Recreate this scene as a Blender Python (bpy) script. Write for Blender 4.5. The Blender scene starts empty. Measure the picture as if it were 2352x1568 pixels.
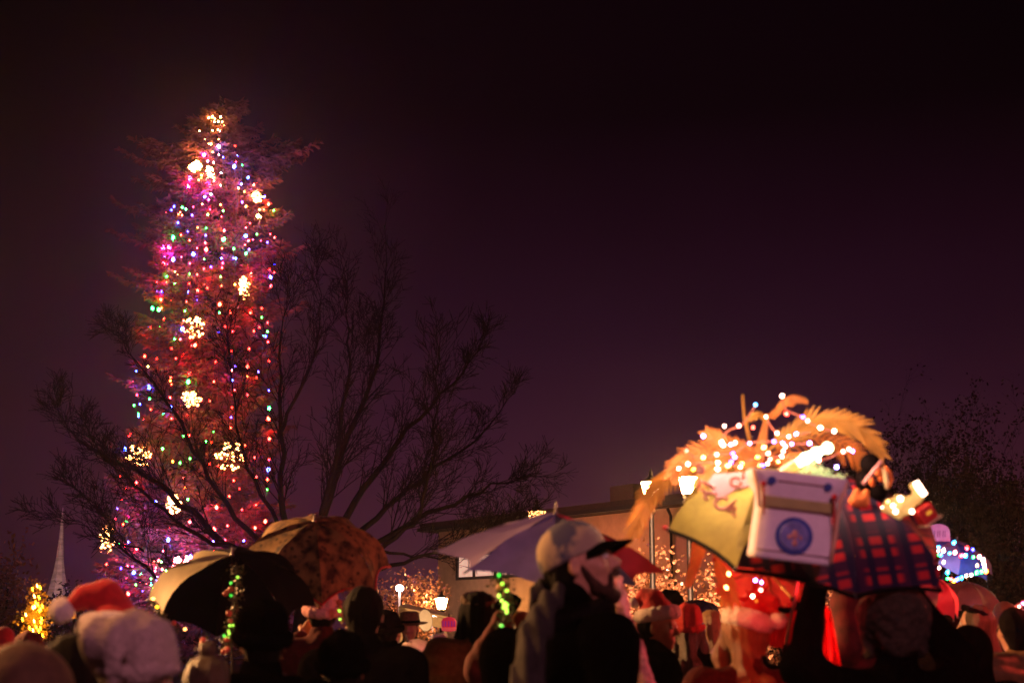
import bpy, math, random
import numpy as np
from mathutils import Vector, Matrix, Euler

# ------------------------------------------------------------ scene, camera, world
SC = bpy.context.scene
COL = SC.collection
TILT = math.radians(11.4)
F = 3266.0                      # focal length in units of a 2352 px wide frame
CAMZ = 1.55
cam_d = bpy.data.cameras.new("camera")
cam = bpy.data.objects.new("camera", cam_d)
COL.objects.link(cam)
cam.location = (0, 0, CAMZ)
cam.rotation_euler = (math.pi / 2 + TILT, 0, 0)
cam_d.sensor_width = 36.0
cam_d.lens = 36.0 * F / 2352.0
cam_d.clip_end = 3000
cam_d.dof.use_dof = True
cam_d.dof.focus_distance = 42.0
cam_d.dof.aperture_fstop = 3.1
SC.camera = cam
SC.view_settings.view_transform = 'Standard'
SC.view_settings.look = 'None'
SC.view_settings.exposure = 0.0
SC.view_settings.gamma = 1.0
SC.render.engine = 'CYCLES'
SC.cycles.use_denoising = True
SC.cycles.max_bounces = 5
SC.cycles.diffuse_bounces = 2
SC.cycles.glossy_bounces = 2
SC.cycles.transmission_bounces = 4
SC.cycles.volume_bounces = 0
SC.cycles.transparent_max_bounces = 12
SC.cycles.sample_clamp_indirect = 3.0
SC.cycles.use_light_tree = True

W = bpy.data.worlds.new("World")
SC.world = W
W.use_nodes = True
nt = W.node_tree
for n in list(nt.nodes):
    nt.nodes.remove(n)
def wn(t, **k):
    n = nt.nodes.new(t)
    for a, b in k.items():
        setattr(n, a, b)
    return n
tc = wn('ShaderNodeTexCoord')
sep = wn('ShaderNodeSeparateXYZ')
nt.links.new(tc.outputs['Generated'], sep.inputs[0])
ramp = wn('ShaderNodeValToRGB')
els = ramp.color_ramp.elements
stops = [(0.0, (.050, .0104, .0215)), (.07, (.042, .0086, .0205)), (.13, (.0275, .0056, .0160)), (.20, (.0150, .0031, .0103)),
         (.27, (.0085, .0015, .0055)), (.35, (.0024, .0004, .0015)), (1.0, (.0010, .0002, .0006))]
els[0].position, els[0].color = stops[0][0], stops[0][1] + (1,)
els[1].position, els[1].color = stops[-1][0], stops[-1][1] + (1,)
for p_, c_ in stops[1:-1]:
    e = els.new(p_); e.color = c_ + (1,)
nt.links.new(sep.outputs['Z'], ramp.inputs[0])
# the town's glow is strongest straight ahead and falls off to the sides
vdot = wn('ShaderNodeVectorMath', operation='DOT_PRODUCT')
vdot.inputs[1].default_value = Vector((0.06, 1, .22)).normalized()
nt.links.new(tc.outputs['Generated'], vdot.inputs[0])
mr = wn('ShaderNodeMapRange')
mr.inputs[1].default_value = .90; mr.inputs[2].default_value = .985
mr.inputs[3].default_value = .42; mr.inputs[4].default_value = 1.0
nt.links.new(vdot.outputs['Value'], mr.inputs[0])
mul = wn('ShaderNodeVectorMath', operation='SCALE')
nt.links.new(ramp.outputs[0], mul.inputs[0])
nt.links.new(mr.outputs[0], mul.inputs['Scale'])
# low cloud, very faint mottling
cn = wn('ShaderNodeTexNoise'); cn.inputs['Scale'].default_value = 5.0; cn.inputs['Detail'].default_value = 3
nt.links.new(tc.outputs['Generated'], cn.inputs['Vector'])
mr2 = wn('ShaderNodeMapRange'); mr2.inputs[1].default_value = .3; mr2.inputs[2].default_value = .7
mr2.inputs[3].default_value = .88; mr2.inputs[4].default_value = 1.12
nt.links.new(cn.outputs[0], mr2.inputs[0])
mul2 = wn('ShaderNodeVectorMath', operation='SCALE')
nt.links.new(mul.outputs[0], mul2.inputs[0]); nt.links.new(mr2.outputs[0], mul2.inputs['Scale'])
bg = wn('ShaderNodeBackground'); wo = wn('ShaderNodeOutputWorld')
nt.links.new(mul2.outputs[0], bg.inputs[0]); nt.links.new(bg.outputs[0], wo.inputs[0])
bg.inputs[1].default_value = 1.12

# ------------------------------------------------------------ placing helpers
CT, ST = math.cos(TILT), math.sin(TILT)
def P(u, v, d):
    """point at horizontal distance d (along +Y) seen at u, v of the 2352 x 1568 frame"""
    xc, yc = (u - 1176.0) / F, (784.0 - v) / F
    y = CT - ST * yc
    z = ST + CT * yc
    return Vector((xc * d / y, d, CAMZ + z * d / y))
def px(n, d):
    return n * d / F

rng = random.Random(7)
nrg = np.random.default_rng(11)

# ------------------------------------------------------------ materials
MATS = {}
def M(name, col=(.5, .5, .5), rough=.8, var=.25, scale=25., bump=.25, metal=0., em=None, ems=0., trans=0., spec=.3, sheen=0., col2=None, stretch=(1, 1, 1), alpha=1., thin=0.):
    if name in MATS:
        return MATS[name]
    m = bpy.data.materials.new(name); m.use_nodes = True
    t = m.node_tree; b = t.nodes['Principled BSDF']
    b.inputs['Roughness'].default_value = rough
    b.inputs['Metallic'].default_value = metal
    b.inputs['Specular IOR Level'].default_value = spec
    b.inputs['Sheen Weight'].default_value = sheen
    b.inputs['Transmission Weight'].default_value = trans
    b.inputs['Alpha'].default_value = alpha
    t1 = t.nodes.new('ShaderNodeTexCoord'); mp = t.nodes.new('ShaderNodeMapping')
    mp.inputs['Scale'].default_value = stretch
    no = t.nodes.new('ShaderNodeTexNoise'); no.inputs['Scale'].default_value = scale; no.inputs['Detail'].default_value = 5
    t.links.new(t1.outputs['Object'], mp.inputs[0]); t.links.new(mp.outputs[0], no.inputs['Vector'])
    r = t.nodes.new('ShaderNodeValToRGB')
    a = col2 if col2 else tuple(c * (1 - var) for c in col)
    c2 = col if col2 else tuple(min(1, c * (1 + var)) for c in col)
    r.color_ramp.elements[0].position = .32; r.color_ramp.elements[1].position = .68
    r.color_ramp.elements[0].color = a + (1,); r.color_ramp.elements[1].color = c2 + (1,)
    t.links.new(no.outputs[0], r.inputs[0]); t.links.new(r.outputs[0], b.inputs['Base Color'])
    if bump:
        bp = t.nodes.new('ShaderNodeBump'); bp.inputs['Strength'].default_value = bump; bp.inputs['Distance'].default_value = .01
        t.links.new(no.outputs[0], bp.inputs['Height']); t.links.new(bp.outputs[0], b.inputs['Normal'])
    if em:
        b.inputs['Emission Color'].default_value = em + (1,)
        b.inputs['Emission Strength'].default_value = ems
    if thin:
        tr = t.nodes.new('ShaderNodeBsdfTranslucent'); mx = t.nodes.new('ShaderNodeMixShader')
        mx.inputs[0].default_value = thin
        t.links.new(r.outputs[0], tr.inputs[0])
        out = t.nodes['Material Output']
        t.links.new(b.outputs[0], mx.inputs[1]); t.links.new(tr.outputs[0], mx.inputs[2]); t.links.new(mx.outputs[0], out.inputs[0])
    MATS[name] = m
    return m

EMC = dict(R=(1, .010, .004), B=(.012, .035, 1), G=(.003, .7, .045), W=(1, .36, .09), M=(1, .02, .45), O=(1, .12, .008),
           H=(1, .60, .42), C=(.005, .35, .9), Y=(1, .45, .01), K=(1, .22, .16), V=(.35, .25, 1))
def EM(code, strength, tag_=''):
    c = EMC[code]
    nm = 'glow_' + code + tag_ + str(int(strength))
    return M(nm, (.6, .6, .6), .4, .02, em=c, ems=strength, bump=0)

# ------------------------------------------------------------ mesh builder
class MB:
    def __init__(s):
        s.v = []; s.f = []; s.mi = []; s.mat = 0
    def add(s, vs, fs):
        o = len(s.v); s.v.extend([tuple(x) for x in vs])
        s.f.extend([tuple(i + o for i in f) for f in fs]); s.mi.extend([s.mat] * len(fs))
    def tube(s, pts, rad, n=6, cap=True):
        pts = [Vector(p) for p in pts]
        if not hasattr(rad, '__len__'):
            rad = [rad] * len(pts)
        vs = []; fs = []
        up = Vector((0, 0, 1)); prev = None
        for i, p in enumerate(pts):
            a = pts[max(0, i - 1)]; b = pts[min(len(pts) - 1, i + 1)]
            t = (b - a)
            t = t.normalized() if t.length > 1e-9 else Vector((0, 0, 1))
            if prev is None:
                x = t.cross(up)
                if x.length < .05: x = t.cross(Vector((1, 0, 0)))
            else:
                x = prev - t * prev.dot(t)
                if x.length < 1e-6: x = t.cross(up)
            x.normalize(); prev = x; y = t.cross(x)
            for k in range(n):
                q = 2 * math.pi * k / n
                vs.append(p + (x * math.cos(q) + y * math.sin(q)) * rad[i])
        for i in range(len(pts) - 1):
            for k in range(n):
                k2 = (k + 1) % n
                fs.append((i * n + k, i * n + k2, (i + 1) * n + k2, (i + 1) * n + k))
        if cap:
            fs.append(tuple(reversed(range(n)))); fs.append(tuple((len(pts) - 1) * n + k for k in range(n)))
        s.add(vs, fs)
        return s
    def ball(s, c, r, seg=10, rings=7, R=None):
        c = Vector(c)
        rr = r if hasattr(r, '__len__') else (r, r, r)
        vs = []; fs = []
        def q(x, y, z):
            w = Vector((x * rr[0], y * rr[1], z * rr[2]))
            return c + (R @ w if R else w)
        vs.append(q(0, 0, 1))
        for i in range(1, rings):
            t = math.pi * i / rings
            for k in range(seg):
                a = 2 * math.pi * k / seg
                vs.append(q(math.sin(t) * math.cos(a), math.sin(t) * math.sin(a), math.cos(t)))
        vs.append(q(0, 0, -1))
        for k in range(seg):
            fs.append((0, 1 + k, 1 + (k + 1) % seg))
            b = 1 + (rings - 2) * seg
            fs.append((b + (k + 1) % seg, b + k, len(vs) - 1))
        for i in range(rings - 2):
            for k in range(seg):
                k2 = (k + 1) % seg; a = 1 + i * seg
                fs.append((a + k, a + seg + k, a + seg + k2, a + k2))
        s.add(vs, fs); return s
    def box(s, c, size, R=None, bev=0.0):
        c = Vector(c); hx, hy, hz = [q / 2 for q in size]
        b = min(bev, hx * .9, hy * .9, hz * .9)
        if b <= 0:
            vs = [Vector((x * hx, y * hy, z * hz)) for x in (-1, 1) for y in (-1, 1) for z in (-1, 1)]
            fs = [(0, 1, 3, 2), (4, 6, 7, 5), (0, 4, 5, 1), (2, 3, 7, 6), (0, 2, 6, 4), (1, 5, 7, 3)]
        else:
            vs = []; fs = []; idx = {}
            for x in (-1, 1):
                for y in (-1, 1):
                    for z in (-1, 1):
                        for ax in range(3):
                            w = [x * (hx - b), y * (hy - b), z * (hz - b)]
                            w[ax] = (x * hx, y * hy, z * hz)[ax]
                            idx[(x, y, z, ax)] = len(vs); vs.append(Vector(w))
            S = (-1, 1)
            for x in S: fs.append([idx[(x, *q, 0)] for q in ((-1, -1), (1, -1), (1, 1), (-1, 1))])
            for y in S: fs.append([idx[(q[0], y, q[1], 1)] for q in ((-1, -1), (-1, 1), (1, 1), (1, -1))])
            for z in S: fs.append([idx[(q[0], q[1], z, 2)] for q in ((-1, -1), (1, -1), (1, 1), (-1, 1))])
            for y in S:
                for z in S: fs.append([idx[(-1, y, z, 1)], idx[(1, y, z, 1)], idx[(1, y, z, 2)], idx[(-1, y, z, 2)]])
            for x in S:
                for z in S: fs.append([idx[(x, -1, z, 0)], idx[(x, 1, z, 0)], idx[(x, 1, z, 2)], idx[(x, -1, z, 2)]])
            for x in S:
                for y in S: fs.append([idx[(x, y, -1, 0)], idx[(x, y, 1, 0)], idx[(x, y, 1, 1)], idx[(x, y, -1, 1)]])
            for x in S:
                for y in S:
                    for z in S: fs.append([idx[(x, y, z, 0)], idx[(x, y, z, 1)], idx[(x, y, z, 2)]])
        s.add([c + (R @ w if R else w) for w in vs], fs); return s
    def lathe(s, prof, n=12, c=(0, 0, 0), R=None):
        c = Vector(c); vs = []; fs = []
        for r, z in prof:
            for k in range(n):
                a = 2 * math.pi * k / n; w = Vector((r * math.cos(a), r * math.sin(a), z))
                vs.append(c + (R @ w if R else w))
        for i in range(len(prof) - 1):
            for k in range(n):
                k2 = (k + 1) % n; fs.append((i * n + k, i * n + k2, (i + 1) * n + k2, (i + 1) * n + k))
        fs.append(tuple(reversed(range(n)))); fs.append(tuple((len(prof) - 1) * n + k for k in range(n)))
        s.add(vs, fs); return s
    def slab(s, poly, thick, nrm):
        nrm = Vector(nrm).normalized() * thick; n = len(poly)
        poly = [Vector(p) for p in poly]
        vs = poly + [p + nrm for p in poly]
        fs = [tuple(range(n)), tuple(reversed(range(n, 2 * n)))] + [(i, (i + 1) % n, (i + 1) % n + n, i + n) for i in range(n)]
        s.add(vs, fs); return s
    def build(s, name, mats, parent=None, smooth=True, loc=None, recalc=True):
        me = bpy.data.meshes.new(name)
        me.from_pydata(s.v, [], s.f)
        if not hasattr(mats, '__len__'): mats = [mats]
        for m in mats: me.materials.append(m)
        if len(mats) > 1: me.polygons.foreach_set('material_index', s.mi)
        if smooth: me.polygons.foreach_set('use_smooth', [True] * len(s.f))
        me.update()
        return link(name, me, parent)
def link(name, me, parent=None):
    o = bpy.data.objects.new(name, me); COL.objects.link(o)
    if parent is not None: o.parent = parent
    return o
def npmesh(name, V, Fq, mat, parent=None, smooth=True):
    me = bpy.data.meshes.new(name)
    V = np.asarray(V, np.float32); Fq = np.asarray(Fq, np.int32)
    k = Fq.shape[1]
    me.vertices.add(len(V)); me.vertices.foreach_set('co', V.ravel())
    me.loops.add(Fq.size); me.loops.foreach_set('vertex_index', Fq.ravel())
    me.polygons.add(len(Fq)); me.polygons.foreach_set('loop_start', np.arange(0, Fq.size, k, dtype=np.int32))
    me.polygons.foreach_set('loop_total', np.full(len(Fq), k, np.int32))
    if smooth: me.polygons.foreach_set('use_smooth', np.ones(len(Fq), bool))
    mats = mat if hasattr(mat, '__len__') else [mat]
    for m in mats: me.materials.append(m)
    me.update(calc_edges=True); me.validate()
    return link(name, me, parent)
def tag(o, label=None, cat=None, group=None, kind=None):
    if label: o['label'] = label
    if cat: o['category'] = cat
    if group: o['group'] = group
    if kind: o['kind'] = kind
    return o
def thing(name, loc, label, cat, group=None, rz=0):
    o = bpy.data.objects.new(name, None); COL.objects.link(o)
    o.location = loc; o.rotation_euler = (0, 0, rz); o.empty_display_size = .1
    return tag(o, label, cat, group)
# world-space geometry made relative to a thing at `loc`
class RB(MB):
    def __init__(s, loc): super().__init__(); s.o = Vector(loc)
    def add(s, vs, fs): super().add([Vector(v) - s.o for v in vs], fs)

# ------------------------------------------------------------ signed-distance modelling (people, hats, hair)
class SDF:
    def __init__(s): s.p = []
    def cap(s, a, b, r1, r2=None, k=.03, op='u'):
        s.p.append(('cap', np.array(a, np.float32), np.array(b, np.float32), r1, r1 if r2 is None else r2, k, op)); return s
    def ell(s, c, r, k=.03, op='u', R=None):
        r = (r, r, r) if not hasattr(r, '__len__') else r
        s.p.append(('ell', np.array(c, np.float32), np.array(r, np.float32), None if R is None else np.array(R, np.float32), 0, k, op)); return s
    def cut(s, pt, n):
        n = np.array(n, np.float32); n /= np.linalg.norm(n)
        s.p.append(('cut', np.array(pt, np.float32), n, 0, 0, 0, 'c')); return s
    def mesh(s, vox, disp=None):
        lo = []; hi = []
        for q in s.p:
            if q[6] != 'u': continue
            if q[0] == 'cap':
                r = max(q[3], q[4]); lo.append(np.minimum(q[1], q[2]) - r); hi.append(np.maximum(q[1], q[2]) + r)
            else:
                r = q[2].max(); lo.append(q[1] - r); hi.append(q[1] + r)
        lo = np.min(lo, 0) - .03 - 2 * vox; hi = np.max(hi, 0) + .03 + 2 * vox
        n = np.ceil((hi - lo) / vox).astype(int) + 1
        ax = [(lo[i] + vox * np.arange(n[i])).astype(np.float32) for i in range(3)]
        D = np.full(n, .5, np.float32)
        for q in s.p:
            if q[0] == 'cut':
                X, Y, Z = np.meshgrid(*ax, indexing='ij', sparse=True)
                D = np.maximum(D, (X - q[1][0]) * q[2][0] + (Y - q[1][1]) * q[2][1] + (Z - q[1][2]) * q[2][2]); continue
            k = q[5]; mg = max(k, 3 * vox) + .012
            if q[0] == 'cap':
                r = max(q[3], q[4]); l = np.minimum(q[1], q[2]) - r - mg; h = np.maximum(q[1], q[2]) + r + mg
            else:
                r = q[2].max(); l = q[1] - r - mg; h = q[1] + r + mg
            i0 = np.clip(np.floor((l - lo) / vox).astype(int), 0, n); i1 = np.clip(np.ceil((h - lo) / vox).astype(int) + 1, 0, n)
            if (i1 <= i0).any(): continue
            sl = tuple(slice(i0[i], i1[i]) for i in range(3))
            X, Y, Z = np.meshgrid(ax[0][sl[0]], ax[1][sl[1]], ax[2][sl[2]], indexing='ij')
            if q[0] == 'cap':
                a, b = q[1], q[2]; ba = b - a; L = float((ba * ba).sum()) + 1e-9
                h_ = np.clip(((X - a[0]) * ba[0] + (Y - a[1]) * ba[1] + (Z - a[2]) * ba[2]) / L, 0, 1)
                d = np.sqrt((X - a[0] - ba[0] * h_) ** 2 + (Y - a[1] - ba[1] * h_) ** 2 + (Z - a[2] - ba[2] * h_) ** 2) - (q[3] + (q[4] - q[3]) * h_)
            else:
                x, y, z = X - q[1][0], Y - q[1][1], Z - q[1][2]
                if q[3] is not None:
                    Rm = q[3]; x, y, z = (Rm[0, 0] * x + Rm[1, 0] * y + Rm[2, 0] * z, Rm[0, 1] * x + Rm[1, 1] * y + Rm[2, 1] * z, Rm[0, 2] * x + Rm[1, 2] * y + Rm[2, 2] * z)
                k0 = np.sqrt((x / q[2][0]) ** 2 + (y / q[2][1]) ** 2 + (z / q[2][2]) ** 2)
                k1 = np.sqrt((x / q[2][0] ** 2) ** 2 + (y / q[2][1] ** 2) ** 2 + (z / q[2][2] ** 2) ** 2) + 1e-6
                d = k0 * (k0 - 1) / k1
            A = D[sl]
            if q[6] == 'u':
                h_ = np.maximum(k - np.abs(A - d), 0) / k if k > 0 else 0
                D[sl] = np.minimum(A, d) - h_ * h_ * k * .25
            else:
                d = -d; h_ = np.maximum(k - np.abs(A - d), 0) / k
                D[sl] = np.maximum(A, d) + h_ * h_ * k * .25
        if disp is not None:
            X, Y, Z = np.meshgrid(*ax, indexing='ij', sparse=True)
            D = D + disp(X, Y, Z)
        # naive surface nets
        S = D < 0
        nx, ny, nz = D.shape
        acc = np.zeros((nx - 1, ny - 1, nz - 1, 3), np.float32); cnt = np.zeros((nx - 1, ny - 1, nz - 1), np.float32)
        for axis in range(3):
            a = [slice(None)] * 3; b = [slice(None)] * 3
            a[axis] = slice(0, -1); b[axis] = slice(1, None)
            d0, d1 = D[tuple(a)], D[tuple(b)]
            cr = (d0 < 0) != (d1 < 0)
            t = np.where(cr, d0 / np.where(d0 - d1 == 0, 1, d0 - d1), 0)
            o1, o2 = [i for i in range(3) if i != axis]
            for p1 in (0, 1):
                for p2 in (0, 1):
                    sl = [slice(None)] * 3
                    sl[o1] = slice(p1, D.shape[o1] - 1 + p1); sl[o2] = slice(p2, D.shape[o2] - 1 + p2)
                    c = cr[tuple(sl)]; cf = c.astype(np.float32)
                    cnt += cf; acc[..., axis] += t[tuple(sl)] * cf
                    acc[..., o1] += p1 * cf; acc[..., o2] += p2 * cf
        act = cnt > 0
        idx = np.full(act.shape, -1, np.int32); idx[act] = np.arange(act.sum())
        cells = np.argwhere(act)
        V = (cells + acc[act] / cnt[act][:, None]) * vox + lo
        quads = []
        for axis in range(3):
            a = [slice(None)] * 3; b = [slice(None)] * 3
            a[axis] = slice(0, -1); b[axis] = slice(1, None)
            s0, s1 = S[tuple(a)], S[tuple(b)]
            e = np.argwhere(s0 != s1)
            o1, o2 = [(1, 2), (2, 0), (0, 1)][axis]
            e = e[(e[:, o1] > 0) & (e[:, o2] > 0) & (e[:, o1] < act.shape[o1]) & (e[:, o2] < act.shape[o2])]
            if len(e) == 0: continue
            u1 = np.zeros(3, int); u1[o1] = 1; u2 = np.zeros(3, int); u2[o2] = 1
            q = [e, e - u1, e - u1 - u2, e - u2]
            qi = np.stack([idx[tuple(x.T)] for x in q], 1)
            flip = ~s0[tuple(e.T)]
            qi[flip] = qi[flip][:, ::-1]
            quads.append(qi)
        Q = np.concatenate(quads); Q = Q[(Q >= 0).all(1)]
        return V, Q

def vnoise(seed, f):
    """cheap smooth 3-D noise as a sum of skewed sines"""
    r = np.random.default_rng(seed); ks = r.normal(0, 1, (5, 3)) * f; ph = r.uniform(0, 6.28, 5)
    def g(X, Y, Z):
        t = 0
        for k, p in zip(ks, ph):
            t = t + np.sin(k[0] * X + k[1] * Y + k[2] * Z + p)
        return t / 5
    return g
# ------------------------------------------------------------ material set
SKIN = M('skin', (.40, .185, .115), .55, .10, 60, .08, spec=.4)
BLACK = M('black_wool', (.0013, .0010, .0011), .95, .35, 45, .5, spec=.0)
NAVY = M('navy_cloth', (.010, .009, .020), .9, .3, 45, .5, spec=.1)
CHAR = M('charcoal_cloth', (.005, .0035, .0035), .9, .3, 45, .5, spec=.0)
MAROON = M('maroon_wool', (.055, .007, .008), .9, .3, 45, .5, spec=.1)
TAN = M('tan_quilted_cloth', (.52, .34, .19), .75, .2, 40, .4)
BROWNC = M('brown_cloth', (.065, .030, .016), .85, .25, 40, .4)
GREYW = M('grey_wool', (.26, .20, .19), .95, .3, 60, .6)
WHITEW = M('white_fleece', (.60, .50, .47), .95, .12, 90, .9, sheen=.3)
REDF = M('red_felt', (.42, .008, .012), .9, .2, 60, .4, sheen=.2)
PINKW = M('pink_fleece', (.62, .30, .30), .95, .15, 80, .8)
HAIRD = M('dark_hair', (.005, .0025, .002), .75, .5, 40, .6, stretch=(8, 8, .6), spec=.05)
HAIRB = M('blond_hair', (.34, .17, .06), .5, .5, 40, 1., stretch=(8, 8, .6), spec=.4)
HAIRM = M('brown_hair', (.055, .024, .011), .5, .5, 40, 1., stretch=(8, 8, .6), spec=.4)
FUR = M('grey_brown_fur', (.030, .018, .012), .95, .6, 70, 1.)
EYEW = M('eye_white', (.6, .55, .5), .25, .02, bump=0, spec=.6)
IRON = M('black_iron', (.015, .013, .013), .5, .2, 30, .2, metal=.6)
STEEL = M('umbrella_steel', (.10, .09, .09), .35, .1, 30, .1, metal=.9)

def person(label, u, v, d, yaw=0, coat=None, cm=BLACK, hair=None, hm=HAIRD, hat=None, hatm=None, hy=0, tilt=0, roll=0,
           arms=None, vox=.012, group=None, width=1., puff=0, trousers=CHAR, beard=None, extra=None, hood=False, gloves=None, seed=0):
    """u, v: where the top of the skull shows. yaw 0 = back to the camera, +90 = facing left of frame"""
    top = P(u, v, d); H = top.z; s = H / 1.75
    root = thing('person', (top.x, top.y, 0), label, 'person', group, math.radians(yaw))
    if seed == 0: seed = int(u + 3 * d)
    sc = lambda *q: np.array(q, np.float32) * s
    hc = sc(0, .015, 1.635)
    hR = Euler((math.radians(tilt), math.radians(roll), math.radians(hy))).to_matrix()
    Rn = np.array(hR)
    Hh = lambda x, y, z: hc + Rn @ (np.array((x, y, z)) * s)
    arms = arms or (((-.25, -.03, 1.16), (-.22, .10, .94)), ((.25, -.03, 1.16), (.22, .10, .94)))
    w = width
    # ---- body: one continuous surface
    B = SDF()
    B.ell(Hh(0, -.012, .030), sc(.076, .094, .086), .0, R=Rn)
    B.ell(Hh(0, .030, -.035), sc(.057, .060, .080), .03 * s, R=Rn)
    B.ell(Hh(0, .066, -.097), sc(.024, .020, .018), .02 * s, R=Rn)
    B.cap(Hh(0, .088, .010), Hh(0, .108, -.024), .008 * s, .0125 * s, .012 * s)
    B.cap(Hh(-.034, .078, .026), Hh(.034, .078, .026), .011 * s, k=.014 * s)
    for q in (-1, 1):
        B.ell(Hh(q * .040, .060, -.022), sc(.021, .020, .020), .02 * s)
        B.ell(Hh(q * .011, .096, -.028), .008 * s, .008 * s)
        B.ell(Hh(q * .032, .100, .006), .015 * s, .012 * s, 's')
    B.cap(Hh(-.019, .084, -.060), Hh(.019, .084, -.060), .0075 * s, k=.008 * s)
    B.cap(Hh(-.016, .083, -.072), Hh(.016, .083, -.072), .0080 * s, k=.008 * s)
    for q in (-1, 1):
        B.ell(Hh(q * .079, -.006, -.008), sc(.009, .020, .031), .006 * s, R=Rn)
        B.ell(Hh(q * .088, .000, -.004), sc(.006, .011, .018), .006 * s, 's', R=Rn)
    B.cap(Hh(0, -.022, -.055), sc(0, -.02, 1.44), .054 * s, .060 * s, .035 * s)
    B.cap(sc(-.15 * w, -.015, 1.42), sc(.15 * w, -.015, 1.42), .060 * s, k=.06 * s)
    B.ell(sc(0, .01, 1.28), sc(.165 * w, .115, .20), .06 * s)
    B.ell(sc(0, .01, 1.02), sc(.145 * w, .110, .16), .06 * s)
    for i, q in enumerate((-1, 1)):
        el, wr = sc(*arms[i][0]), sc(*arms[i][1]); sh = sc(q * .185 * w, -.01, 1.41)
        B.cap(sh, el, .052 * s, .040 * s, .04 * s); B.cap(el, wr, .041 * s, .027 * s, .02 * s)
        hand(B, el, wr, q, s)
        B.cap(sc(q * .09, 0, .92), sc(q * .10, .015, .50), .085 * s, .055 * s, .05 * s)
        B.cap(sc(q * .10, .015, .50), sc(q * .10, -.01, .09), .052 * s, .036 * s, .03 * s)
        B.cap(sc(q * .10, -.03, .045), sc(q * .11, .13, .03), .040 * s, .028 * s, .03 * s)
    V, Q = B.mesh(vox)
    npmesh('body', V, Q, SKIN, root)
    if vox < .01:
        for q in (-1, 1):
            MB().ball(Hh(q * .032, .0815, .006), .0115 * s, 10, 8).build('eye', EYEW, root)
    # ---- coat
    C = SDF(); e = .022 + puff * .035
    C.cap(sc(-.14 * w, -.015, 1.40), sc(.14 * w, -.015, 1.40), (.068 + e) * s, k=.08)
    C.ell(sc(0, .005, 1.26), sc(.175 * w + e, .125 + e, .22), .08)
    C.cap(sc(-.04, .0, 1.05), sc(.04, 0, 1.05), (.125 + e) * s, k=.09)
    C.cap(sc(-.05 * w, 0, .86), sc(.05 * w, 0, .86), (.135 + e) * s, k=.09)
    C.cap(sc(0, -.02, 1.44), sc(0, -.02, 1.525), .080 * s, .074 * s, .03)
    for i, q in enumerate((-1, 1)):
        el, wr = sc(*arms[i][0]), sc(*arms[i][1]); sh = sc(q * .185 * w, -.01, 1.41)
        C.cap(sh, el, (.062 + e) * s, (.050 + e * .9) * s, .04); C.cap(el, el + (wr - el) * .96, (.051 + e * .9) * s, (.034 + e * .6) * s, .03)
    if hood:      # hood lying on the shoulders
        C.cap(sc(-.10, -.10, 1.47), sc(.10, -.10, 1.47), .05 * s, k=.04); C.ell(sc(0, -.13, 1.42), sc(.12, .06, .09), .04)
    else:
        C.cap(sc(-.055, .06, 1.475), sc(.0, -.085, 1.50), .032 * s, k=.03); C.cap(sc(.055, .06, 1.475), sc(.0, -.085, 1.50), .032 * s, k=.03)
    C.cut(sc(0, 0, .74), (0, 0, -1))
    n1 = vnoise(seed, 17); n2 = vnoise(seed + 5, 42)
    if puff:
        df = lambda X, Y, Z: .010 * n1(X, Y, Z) + .016 * (1 - np.abs(np.sin(Z * math.pi / .085 + .8 * n1(X, Y, Z)))) + .003 * n2(X, Y, Z)
    else:
        df = lambda X, Y, Z: .014 * n1(X, Y, Z) + .006 * n2(X, Y, Z)
    V, Q = C.mesh(max(vox, .011), df)
    npmesh('coat', V, Q, cm, root)
    T = SDF()
    for q in (-1, 1):
        T.cap(sc(q * .09, 0, .86), sc(q * .10, .015, .50), .105 * s, .075 * s, .06)
        T.cap(sc(q * .10, .015, .50), sc(q * .10, -.01, .12), .073 * s, .062 * s, .05)
    V, Q = T.mesh(.02); npmesh('trousers', V, Q, trousers, root)
    for q in (-1, 1):
        S_ = SDF(); S_.cap(sc(q * .10, -.04, .055), sc(q * .115, .15, .04), .055 * s, .045 * s, .03); S_.cap(sc(q * .10, -.02, .06), sc(q * .10, -.01, .17), .05 * s, k=.03); S_.cut((0, 0, 0), (0, 0, -1))
        V, Q = S_.mesh(.015); npmesh('boot', V, Q, BLACK, root)
    if gloves:
        for i, q in enumerate((-1, 1)):
            G = SDF(); hand(G, sc(*arms[i][0]), sc(*arms[i][1]), q, s, grow=.006)
            V, Q = G.mesh(.008); npmesh('glove', V, Q, BLACK, root)
    # ---- hair
    if hair:
        A = SDF()
        A.ell(Hh(0, -.022, .034), sc(.079, .092, .086) if hat else sc(.088, .098, .095), .0, R=Rn)
        if hair in ('long', 'verylong'):
            dz = 1.30 if hair == 'long' else 1.12
            A.cap(Hh(0, -.050, .0), sc(0, -.115, dz + .10), .070 * s, .040 * s, .05)
            for q in (-1, 1):
                A.cap(Hh(q * .062, -.02, .02), Hh(q * .080, .0, -.12), .035 * s, .04 * s, .04)
                A.cap(Hh(q * .074, -.0, -.12), sc(q * .105, -.05, dz + .04), .036 * s, .018 * s, .03)
                A.cap(sc(q * .045, -.11, 1.42), sc(q * .075, -.16, dz - .02), .045 * s, .012 * s, .03)
        elif hair == 'bob':
            A.cap(Hh(0, -.045, .0), Hh(0, -.050, -.08), .078 * s, .062 * s, .04)
        else:
            A.ell(Hh(0, -.045, -.02), sc(.072, .062, .075), .03, R=Rn)
        A.ell(Hh(0, .105, -.045), sc(.066, .085, .105), .02, 's', R=Rn)
        if hair in ('long', 'verylong', 'bob'): A.cap(Hh(0, .05, -.10), sc(0, .10, 1.40), .062 * s, k=.02, op='s')
        ns = vnoise(seed + 9, 60)
        Rt = Rn.T
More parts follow.
